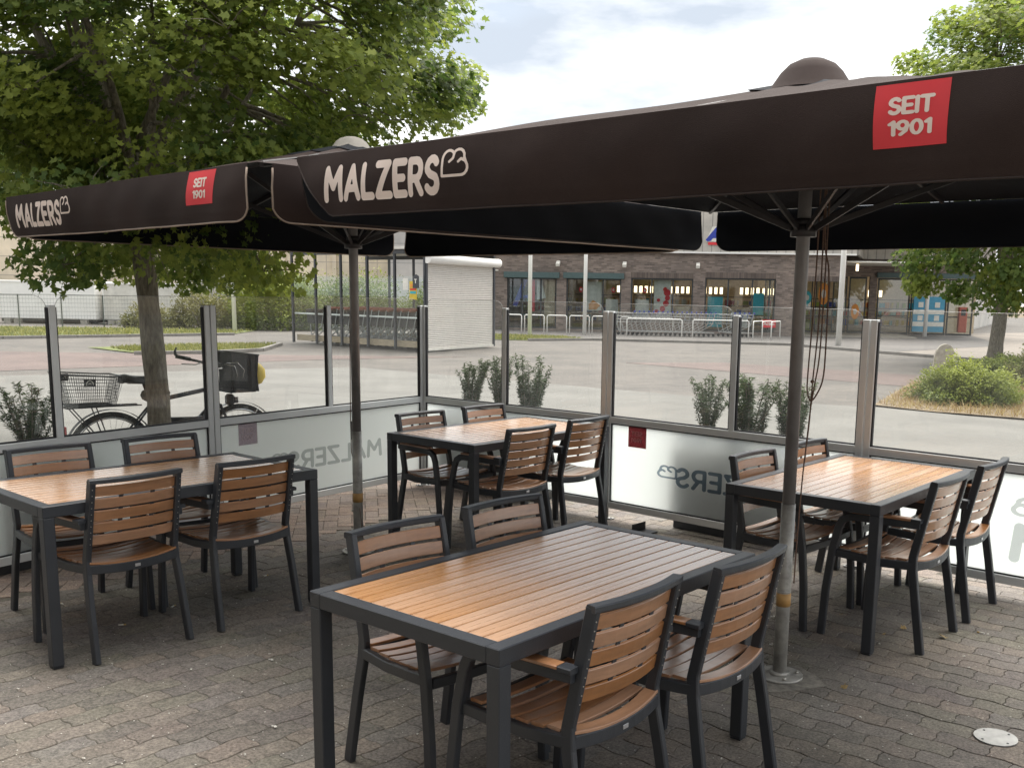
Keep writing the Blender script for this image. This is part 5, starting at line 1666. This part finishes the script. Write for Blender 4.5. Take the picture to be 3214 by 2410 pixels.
for (x, y, w) in ((6.7, 6.0, .9), (8.6, 6.0, .9), (10.3, 6.2, 1.4), (12.3, 5.8, 1.1), (5.6, 6, .5), (13.4, 7.5, .8), (14.8, 7.0, .7), (18.9, 7.6, .8)):
    for i in range(int(w/.28)+1):
        MB().box((x-w/2+i*.28, y, 2.02), (.15, .06, .34)).build('lamp', M['lamp'], shop)
# wall lamps
for x in (2.98, 6.10, 9.49):
    b = MB(); b.box((0, 0, 0), (.18, .34, .16), .02, Matrix.Rotation(R(25), 3, 'X')); o = b.build('wall_lamp', M['pale'], shop); o.location = (x, -.2, 3.10)
    k = MB(); k.box((0, .1, .06), (.08, .2, .06)); k.build('bracket', M['darkframe'], o)
k = MB(); k.tube([(16.8, .8, 3.0), (16.8, .8, 3.3)], .06, 8); k.build('wall_lamp', M['lamp'], shop)
k = MB(); k.box((.0, -.15, 2.75), (.25, .1, .05)); k.build('camera_arm', M['pale'], shop)
# lettered sign on the fascia
b = MB(); b.prism([(9.80, 4.18), (10.72, 4.18), (11.02, 4.86), (10.08, 4.86)], 'y', -.20, -.165); sg = b.build('sign', M['pale'], shop)
lettering('sign_letter', 'A', lambda u, v: (9.93+u+.18*v, -.215, 4.27+v), M['blue'], sg, width=.62, height=.50, rad=.15)
b = MB(); b.box((10.36, -.215, 4.10), (.90, .02, .12)); b.build('sign_bar', M['red'], sg)
# window graphics
def disc(x, y, z, rx, rz_, m, nm, inner=None):
    b = MB(); pts = [(x+rx*math.cos(2*math.pi*i/24), z+rz_*math.sin(2*math.pi*i/24)) for i in range(24)]
    b.prism(pts, 'y', y-.006, y); o = b.build(nm, M[m], shop)
    if inner:
        b = MB(); pts = [(x+rx*.42*math.cos(2*math.pi*i/18), z+rz_*.42*math.sin(2*math.pi*i/18)) for i in range(18)]
        b.prism(pts, 'y', y-.010, y-.0062); b.build('centre', M[inner], o)
    return o
b = MB(); b.sweep([(.85, .30, 1.1), (1.35, .30, 2.35)], .22, .01, (1, 0, 0)); b.sweep([(.98, .29, 1.55), (1.5, .29, 1.55)], .01, .14, (0, 1, 0)); b.build('window_graphic', M['blue'], shop)
b = MB(); b.prism([(1.6, .85), (1.82, .85), (1.82, 2.35), (1.6, 2.35)], 'y', .30, .31); b.build('window_graphic', M['red'], shop)
b = MB(); b.prism([(1.9, 1.4), (2.35, 1.5), (2.1, 2.3), (1.9, 2.3)], 'y', .34, .35); b.build('window_graphic', M['pale'], shop)
b = MB(); b.prism([(4.25, .95), (5.0, .95), (5.0, 2.3), (4.25, 2.3)], 'y', .40, .41); b.build('window_graphic', M['pale'], shop)
b = MB(); b.prism([(4.4, 1.0), (4.75, 1.0), (4.95, 1.2), (4.6, 1.45), (4.4, 1.25)], 'y', .38, .395); b.build('window_graphic', M['orange'], shop)
for x in (4.03, 5.57, 7.05): disc(x, .30, 1.93, .10, .13, 'red', 'window_sticker', 'pale')
b = MB(); b.prism([(7.48, .75), (8.28, .75), (8.28, 2.42), (7.48, 2.42)], 'y', .34, .35); b.build('window_graphic', M['pale'], shop)
for (x, z, r_) in ((8.1, 1.85, .16), (8.12, 1.6, .12), (8.05, 1.35, .14), (7.7, 1.5, .08), (7.9, 1.1, .13), (7.62, .95, .12), (8.0, 2.0, .1)): disc(x, .33, z, r_, r_, 'red', 'window_sticker')
disc(14.2-.0, Y2-.05, 1.70, .20, .33, 'turq', 'door_sticker', 'pale'); disc(15.05, Y2-.05, 1.75, .20, .33, 'turq', 'door_sticker', 'pale')
disc(15.85, Y2-.05, 1.95, .27, .55, 'orange', 'poster_ring', 'pale'); disc(17.45, Y2-.05, 1.1, .2, .38, 'orange', 'poster_ring', 'pale')
for x, w, h in ((14.7, .6, .75), (15.2, .3, .55)): MB().box((x, Y2+.4, h/2+.1), (w, .3, h), .03).build('display_box', M['lime'], shop)
cab = MB().box((21.0, Y2-.25, 1.03), (1.5, .2, 1.75), .01).build('parcel_cabinet', M['sky_blue'], shop)
for z in (.55, 1.15): MB().box((21.0, Y2-.355, z), (1.5, .012, .22)).build('cabinet_band', M['pale'], cab)
for x in (20.6, 21.4):
    for z in (.85, 1.5): MB().box((x, Y2-.36, z), (.24, .012, .26)).build('cabinet_door', M['pale'], cab)
red_m = MB().box((22.65, Y2-.3, .80), (.40, .3, 1.25), .02).build('red_machine', M['brick_red'], shop)
MB().box((22.65, Y2-.455, 1.15), (.22, .012, .3)).build('screen', M['darkframe'], red_m)
b = MB(); b.box((12.85, -.012, .52), (.62, .02, .36), .004); ac = b.build('shop_sign', M['red'], shop)
lettering('sign_text', 'Action', lambda u, v: (12.62+u, -.024, .46+v), M['pale'], ac, width=.46, height=.13, rad=.1, gap=.2)
for (x0, x1, z0, z1, m_) in ((2.25, 2.75, .3, 2.3, 'int_wall'), (5.2, 5.8, .3, 1.5, 'pale'), (6.6, 7.25, .7, 1.5, 'pale'), (8.5, 9.15, .7, 1.2, 'int_wall'), (10.0, 10.7, .3, 1.7, 'turq'), (11.1, 11.9, .3, 1.0, 'pale'), (12.1, 12.6, .9, 1.9, 'turq')):  # panels added behind the panes, mostly pale, so the windows look lighter
    MB().box(((x0+x1)/2, .5, (z0+z1)/2), (x1-x0, .02, z1-z0)).build('window_graphic', M[m_], shop)
# side wing with pale wall
W0, W1 = Vector((20.2, 55.2)), Vector((33.0, 82.0))
wan = math.atan2(W1.y-W0.y, W1.x-W0.x); wl = (W1-W0).length
wing = thing('side_wing', 'pale panelled side wing of the supermarket behind the right-hand maple', 'building', (W0.x, W0.y, 0), wan)
MB().box((wl/2, 2, 1.7), (wl, 4, 3.5)).build('wall', M['greyclad'], wing); MB().box((wl/2, 1.9, 3.52), (wl+.3, 4.5, .14)).build('roof', M['white'], wing)
b = MB(); b.box((6.5, -.06, 2.3), (1.3, .1, .8), .03); s2 = b.build('sign', M['blue'], wing); MB().box((6.5, -.115, 2.45), (.9, .02, .22)).build('sign_face', M['sky_blue'], s2)

# ------------------------------------------------------------------ white poles and hoops by the supermarket
def wpole(x, y, r_, h, lab):
    b = MB(); b.tube([(0, 0, -.03), (0, 0, h)], [r_, r_*.85], 14); b.cyl((0, 0, h), r_*.9, .04, 10)
    o = b.build('white_pole', M['white'], None, (x, y, 0)); tag(o, lab, 'pole', 'white poles in front of the supermarket')
wpole(-2.05, 42.1, .085, 6.2, 'white pole nearest the roller shutter, standing in grass')
wpole(.21, 44.2, .085, 6.2, 'white pole in front of the second shop window from the left')
wpole(9.8, 38.7, .11, 6.4, 'thickest white pole, just right of the grey umbrella pole')
wpole(16.95, 50.3, .10, 6.2, 'white pole before the blue and white cabinet, under the maple leaves')
wpole(-13.85, 41.1, .085, 6.5, 'grey-white lamp pole far left, in front of the bushes')
def hoop_mesh(w, h):
    b = MB(); b.tube([(-w/2, 0, -.03), (-w/2, 0, h-.05), (-w/2+.05, 0, h), (w/2-.05, 0, h), (w/2, 0, h-.05), (w/2, 0, -.03)], .024, 8); return b.mesh('hoop', M['white'])
hm = hoop_mesh(.85, .78)
for i in range(5):
    x = -2.95 + i*.98; o = inst('hoop_barrier', hm, None, (x, 44.6-.05*i, 0), FR)
    tag(o, ['white hoop stand right beside the roller shutter', 'white hoop stand just left of the first white pole', 'white hoop stand just right of the first white pole', 'white hoop stand left of the second white pole', 'white hoop stand right behind the second white pole'][i], 'bike stand', 'white hoop bike stands')
hl = hoop_mesh(2.35, .72)
for x, y, lab in ((3.2, 43.9, 'long white hoop rail in front of the left half of the blue-handled trolleys'), (6.0, 43.6, 'long white hoop rail in front of the right end of the blue-handled trolleys'), (3.0, 46.0, 'long white hoop rail behind the blue-handled trolleys')):
    o = inst('trolley_rail', hl, None, (x, y, 0), FR); tag(o, lab, 'rail', 'white rails around the trolley rows')
hs = hoop_mesh(1.5, .72)
for i in range(3):
    o = inst('hoop_barrier', hs, None, (7.55+.38*i, 43.4, 0), FR+R(72)); tag(o, ['white hoop rail at the right end of the trolleys, leftmost of three', 'middle one of three white hoop rails at the right end of the trolleys', 'white hoop rail before the red window sign, rightmost of three'][i], 'rail', 'white rails around the trolley rows')

# ------------------------------------------------------------------ shopping trolleys
def trolley_mesh(handle, body, solid=False):
    root = empty('shopping_trolley')
    b = MB(); bw = .27
    def lp(z, xa, xb, w): b.tube([(xa, -w, z), (xb, -w*.85, z), (xb, w*.85, z), (xa, w, z), (xa, -w, z)], .008, 4)
    for z, xa, xb, w in ((.96, -.02, .86, bw), (.82, .0, .83, bw-.01), (.68, .02, .80, bw-.02), (.56, .05, .77, bw-.04)): lp(z, xa, xb, w)
    for i in range(7):
        for s in (-1, 1): b.tube([(.04+.74*i/6, s*(bw-.03), .55), (-.01+.86*i/6, s*bw, .96)], .005, 3, False)
    if solid:
        for s_ in (-1, 1): b.prism([(.03, .56), (.78, .56), (.85, .95), (-.01, .95)], 'y', s_*(bw-.02)-.004, s_*(bw-.02)+.004)
        b.prism([(.03, .56), (.78, .56), (.78, .60), (.03, .60)], 'y', -bw*.8, bw*.8)
    b.build('basket', body, root)
    c = MB()
    for s in (-1, 1):
        c.sweep([(-.02, s*bw, 1.0), (.10, s*bw, .50), (.62, s*.24, .20), (-.02, s*.29, .16)], .022, .022, (0, 1, 0))
        c.sweep([(.62, s*.24, .20), (.72, s*.2, .52)], .02, .02, (0, 1, 0))
    c.build('chassis', M['wire'], root)
    h = MB(); h.tube([(-.05, -bw, 1.02), (-.05, bw, 1.02)], .034, 8); h.box((.03, 0, .90), (.012, bw*1.5, .16)); h.build('handle', handle, root)
    for x, w in ((.64, .21), (.02, .28)):
        for s in (-1, 1):
            k = MB(); k.tube([(x, s*w-.015, .06), (x, s*w+.015, .06)], .058, 10); k.build('wheel', M['rubber'], root)
    return root
tp = trolley_mesh(M['blue'], M['wire'])
for i in range(18):
    o = tp if i == 0 else copy_tree(tp)
    o.location = (2.35+.205*i, 44.9-.024*i, -.01); o.rotation_euler = (0, 0, FR+math.pi)
    tag(o, 'silver shopping trolley with blue handle nested in the row before the supermarket', 'shopping trolley', 'nested blue-handled trolleys before the supermarket')
for i in range(5):
    o = copy_tree(tp); o.location = (6.75+.21*i, 45.0, -.01); o.rotation_euler = (0, 0, FR+math.pi)
    tag(o, 'silver shopping trolley in the short second row, right end of the trolley park', 'shopping trolley', 'short second row of blue-handled trolleys')

# ------------------------------------------------------------------ trolley shelter
S0 = Vector((-4.442, 29.463)); dl = Vector((-4.735, 3.654)).normalized(); dr = Vector((1.669, 3.569)).normalized()
shel = thing('trolley_shelter', 'open steel and glass trolley shelter with a white roller shutter on its end', 'shelter', (S0.x, S0.y, 0))
LS, LR = 6.1, 3.93
def sp(a, b_, z): v = dl*a + dr*b_; return (v.x, v.y, z)
al = math.atan2(dl.y, dl.x); ar_ = math.atan2(dr.y, dr.x)
PX = [.0, 1.26, 2.47, 3.69, 4.92, 6.10]
for x in PX:
    b = MB(); b.box((0, 0, 1.4), (.07, .07, 2.8), .004); b.build('post', M['frame'], shel, sp(x, 0, 0), al)
    b = MB(); b.box((0, 0, 1.4), (.07, .07, 2.8), .004); b.build('post', M['frame'], shel, sp(x, LR, 0), al)
for bb_ in (0, LR):
    c = sp(LS/2, bb_, 2.82); b = MB(); b.box((0, 0, 0), (LS+.07, .08, .12), .004); b.build('beam', M['frame'], shel, c, al)
for i, (a, b_) in enumerate(zip(PX[:-1], PX[1:])):
    for bb_ in (0, LR):
        if bb_ == 0 and i < 2 and False: continue
        c = sp((a+b_)/2, bb_, 1.25); k = MB(); k.box((0, 0, 0), (b_-a-.09, .008, 1.75), .0); k.build('glass_panel', M['shelterglass'], shel, c, al)
c = sp(LS+.0, LR/2, 1.25); k = MB(); k.box((0, 0, 0), (LR-.1, .008, 1.75)); k.build('glass_panel', M['shelterglass'], shel, c, ar_)
for bb_ in (.14, LR-.14):
    k = MB(); k.box((0, 0, 0), (LS-.1, .05, .19), .005); k.build('bumper_board', M['timber'], shel, sp(LS/2, bb_, .16), al)
    k = MB(); k.box((0, 0, 0), (LS+.1 if bb_ < 1 else LS, .03, .05), .004); k.build('guard_rail', M['white'], shel, sp(LS/2, bb_, .93), al)
k = MB(); k.box((0, 0, 0), (LS+.3, LR+.2, .08)); o = k.build('roof', M['white2'], shel, sp(LS/2, LR/2-.05, 2.93), al)
me = o.data
for v in me.vertices:      # skew the roof slab to the shelter's plan
    u_, w_ = v.co.x/(LS+.3)*(LS+.3), v.co.y/(LR+.2)*(LR+.2)
    q = dl*u_ + dr*(-w_ if (dr.x*math.cos(al+math.pi/2)+dr.y*math.sin(al+math.pi/2)) < 0 else w_)
    c_, s_ = math.cos(-al), math.sin(-al); v.co.x, v.co.y = c_*q.x-s_*q.y, s_*q.x+c_*q.y
# corrugated shutter
n = 46; zt, zb = 2.5, .0; b = MB(); b.sm = False
pts = []
for i in range(n*4+1):
    z = zb+(zt-zb)*i/(n*4); pts.append((z, .018*abs(math.sin(math.pi*i/4))**.6))
vs = [(0.08, -d_, z) for z, d_ in pts] + [(LR-.08, -d_, z) for z, d_ in pts]; m_ = len(pts)
b.add(vs, [(i, m_+i, m_+i+1, i+1) for i in range(m_-1)])
sh_ = b.build('shutter', M['shutter'], shel, None, None); sh_.location = sp(0, 0, 0); sh_.rotation_euler = (0, 0, ar_)
b = MB(); b.sm = False; b.tube([(-.02, -.09, 2.62), (LR+.15, -.09, 2.62)], .135, 16); o = b.build('shutter_roller', M['white'], shel, sp(0, 0, 0), ar_)
for x in (.035, LR-.03): MB().box((x, -.02, 1.25), (.09, .07, 2.5), .004).build('shutter_guide', M['frame'], shel, sp(0, 0, 0), ar_)
MB().box((LR/2, -.03, .03), (LR-.15, .05, .06), .004).build('shutter_bottom_bar', M['white2'], shel, sp(0, 0, 0), ar_)
tp2 = trolley_mesh(M['brick_red'], M['black'], True)
k = 0
for row, off in ((0, .85), (1, 2.2)):
    for i in range(14):
        o = tp2 if k == 0 else copy_tree(tp2); k += 1
        q = S0 + dl*(.75+.33*i) + dr*off
        o.location = (q.x, q.y, 0); o.rotation_euler = (0, 0, al); o.scale = (1.1, 1.1, 1.1)
        tag(o, ['dark shopping trolley with red handle in the front row inside the glass shelter', 'dark shopping trolley with red handle in the back row inside the glass shelter'][row], 'shopping trolley', ['front row of red-handled trolleys in the shelter', 'back row of red-handled trolleys in the shelter'][row])
# poster and small signs on the shelter
q = S0 + dl*.38; b = MB(); b.box((0, -.06, 1.72), (.30, .012, .52), .001); po = b.build('poster', M['yellow'], None, (q.x, q.y, 0), al+math.pi)
po.data.transform(Matrix.Rotation(0, 4, 'Z'))
tag(po, 'yellow poster with red and blue print on the shelter glass beside the roller shutter', 'poster')
po.location = (q.x-.02, q.y-.05, 0)
for (z, h, m_) in ((1.86, .08, 'orange'), (1.75, .05, 'red'), (1.66, .07, 'turq')):
    MB().box((0, .057+.0 if False else -.069, z), (.24, .006, h)).build('print', M[m_], po)
    MB().box((0, .069-.12 if False else -.051, z), (.24, .006, h)).build('print', M[m_], po)
q = S0 + dl*.75; b = MB(); b.box((0, -.05, 1.9), (.22, .01, .34)); o = b.build('notice', M['pale'], None, (q.x, q.y, 0), al+math.pi); tag(o, 'white notice sheet on the shelter glass left of the yellow poster', 'notice')
q = S0 + dl*.12; b = MB(); pr = [(-.13, 1.78), (.10, 1.78), (.10, 2.12), (.0, 2.17), (-.09, 2.12), (-.13, 2.02)]; b.prism(pr, 'y', -.08, -.05); o = b.build('sign_board', M['frame'], None, (q.x-.1, q.y-.1, 0), al+math.pi)
tag(o, 'small dark rounded sign on the post left of the roller shutter', 'sign')
lettering('sign_text', 'T', lambda u, v: (-.05+u, -.085, 1.93+v), M['pale'], o, width=.08, height=.10, rad=.12)

# ------------------------------------------------------------------ left background: hall, containers, fence, bushes
hall = thing('industrial_hall', 'large beige and grey panelled hall far behind the trolley shelter', 'building', (0, 0, 0))
MB().box((-27, 66, 3.3), (32, 10, 6.8)).build('wall', M['beige'], hall)
MB().box((-4.0, 65, 3.3), (14.4, 10, 6.8)).build('wall', M['greyclad'], hall)
for x in (-14.5, -17.5, -21): MB().box((x, 60.9, 3.2), (.25, .2, 6.5)).build('pilaster', M['beige'], hall)
for z in (1.7, 4.2): MB().box((-18, 60.93, z), (14, .12, .14)).build('wall_rail', M['white2'], hall)
w = MB(); w.box((-19.7, 60.97, 2.46), (1.05, .08, .78), .0).build('window', M['pale'], hall)
w = [o for o in hall.children if o.name.startswith('window')][0]
MB().box((-19.7, 60.92, 2.46), (.88, .06, .62)).build('pane', M['darkframe'], w)
MB().box((-18, 60.9, 6.55), (46, .3, .3)).build('gutter', M['white'], hall)
MB().box((-18, 66, 6.75), (46, 11, .12)).build('roof', M['white2'], hall)
def container(x, y, w, h, d, m, lab):
    t = thing('storage_container', lab, 'container', (x, y, 0), 0, 'storage containers behind the fence')
    MB().box((0, d/2, h/2+.18), (w, d, h), .02).build('body', M[m], t)
    for sx in (-1, 1): MB().box((sx*(w/2-.03), -.012, h/2+.18), (.06, .04, h-.04)).build('edge_post', M['white'], t)
    MB().box((0, -.012, h+.13), (w-.14, .03, .07)).build('top_rail', M['white'], t)
    u = MB(); u.box((0, d/2, .10), (w*.97, d*.9, .14)); u.build('underside', M['black'], t)
    for sx in (-.4, -.3, .1, .38): MB().box((w*sx, .05, .05), (.3, .3, .22)).build('block', M['concrete'], t)
container(-23.9, 46, 4.4, 1.68, 2.4, 'white', 'long white storage container at the left edge behind the fence')
container(-19.7, 46.3, 3.6, 1.66, 2.4, 'white2', 'grey-white storage container in the middle behind the maple trunk')
container(-17.0, 47.5, 2.2, 2.15, 2.4, 'greyclad', 'taller grey storage box right of the maple trunk')
fx0, fy0, fx1, fy1 = -27.0, 39.6, -13.0, 46.5
fence = thing('wire_fence', 'low grey wire mesh fence with dark posts in front of the containers', 'fence', (fx0, fy0, 0), math.atan2(fy1-fy0, fx1-fx0))
fl = math.hypot(fx1-fx0, fy1-fy0); nps = 10
for i in range(nps+1):
    MB().box((fl*i/nps, 0, .62), (.05, .05, 1.34), .004).build('post', M['skin_fence'], fence)
for i in range(nps):
    b = MB(); xa, xb = fl*i/nps, fl*(i+1)/nps
    for z in [.1+.17*j for j in range(8)]: b.tube([(xa, -.03, z), (xb, -.03, z)], .005 if z < 1.2 else .010, 4, False)
    nn = 14
    for j in range(nn): x = xa+(xb-xa)*(j+.5)/nn; b.tube([(x, -.035, .05), (x, -.035, 1.29)], .003, 3, False)
    b.build('mesh_panel', M['skin_fence'], fence)
for i, (x, y, rx, rz_, n, lab, mm, tm) in enumerate(((-18.3, 43.6, 1.2, .95, 2600, 'thin pale shrub by the fence just left of the maple trunk', 'shrub2', .5), (-16.3, 44.3, 1.5, 1.5, 5000, 'tall ragged shrub right behind the maple trunk', 'shrub2', .45),
        (-14.9, 47.0, 1.5, 3.1, 9000, 'tall green sapling thicket behind the lamp pole', 'shrub', .35), (-12.9, 44.0, 2.0, 2.35, 15000, 'large rounded green shrub left of the trolley shelter', 'shrub', .55), (-10.2, 47.0, 2.4, 2.2, 12000, 'dark green shrub seen through the shelter glass', 'shrub', .3), (-6.6, 48.5, 2.3, 2.0, 10000, 'green shrub behind the middle of the trolley shelter', 'shrub', .35))):
    bush(lab, (x, y, -.02), rx, rx*.7, rz_, n, M[mm], 40+i, .11, cat='shrub', tilt=.1, tm=tm)

# dark car at the far right
car = thing('parked_car', 'rear corner of a dark grey car cut by the right edge behind the pale wing', 'car', (39.3, 86, 0), R(62))
b = MB(); b.prism([(-2.1, .35), (-2.15, .75), (-2.0, 1.02), (-1.6, 1.45), (.5, 1.47), (1.1, 1.02), (2.0, .9), (2.15, .5), (2.1, .3)], 'y', -.85, .85); b.build('body', M['carpaint'], car)
b = MB(); b.prism([(-1.85, 1.03), (-1.5, 1.4), (.45, 1.42), (.95, 1.03)], 'y', -.86, .86); b.build('side_window', M['black'], car)
for x in (-1.35, 1.35):
    for s in (-1, 1):
        k = MB(); k.tube([(x, s*.75, .32), (x, s*.9, .32)], .32, 18); k.build('wheel', M['tyre'], car)
for s in (-1, 1): MB().box((-2.13, s*.68, .9), (.06, .28, .2), .02).build('tail_light', M['redl'], car)
bpy.context.view_layer.update()
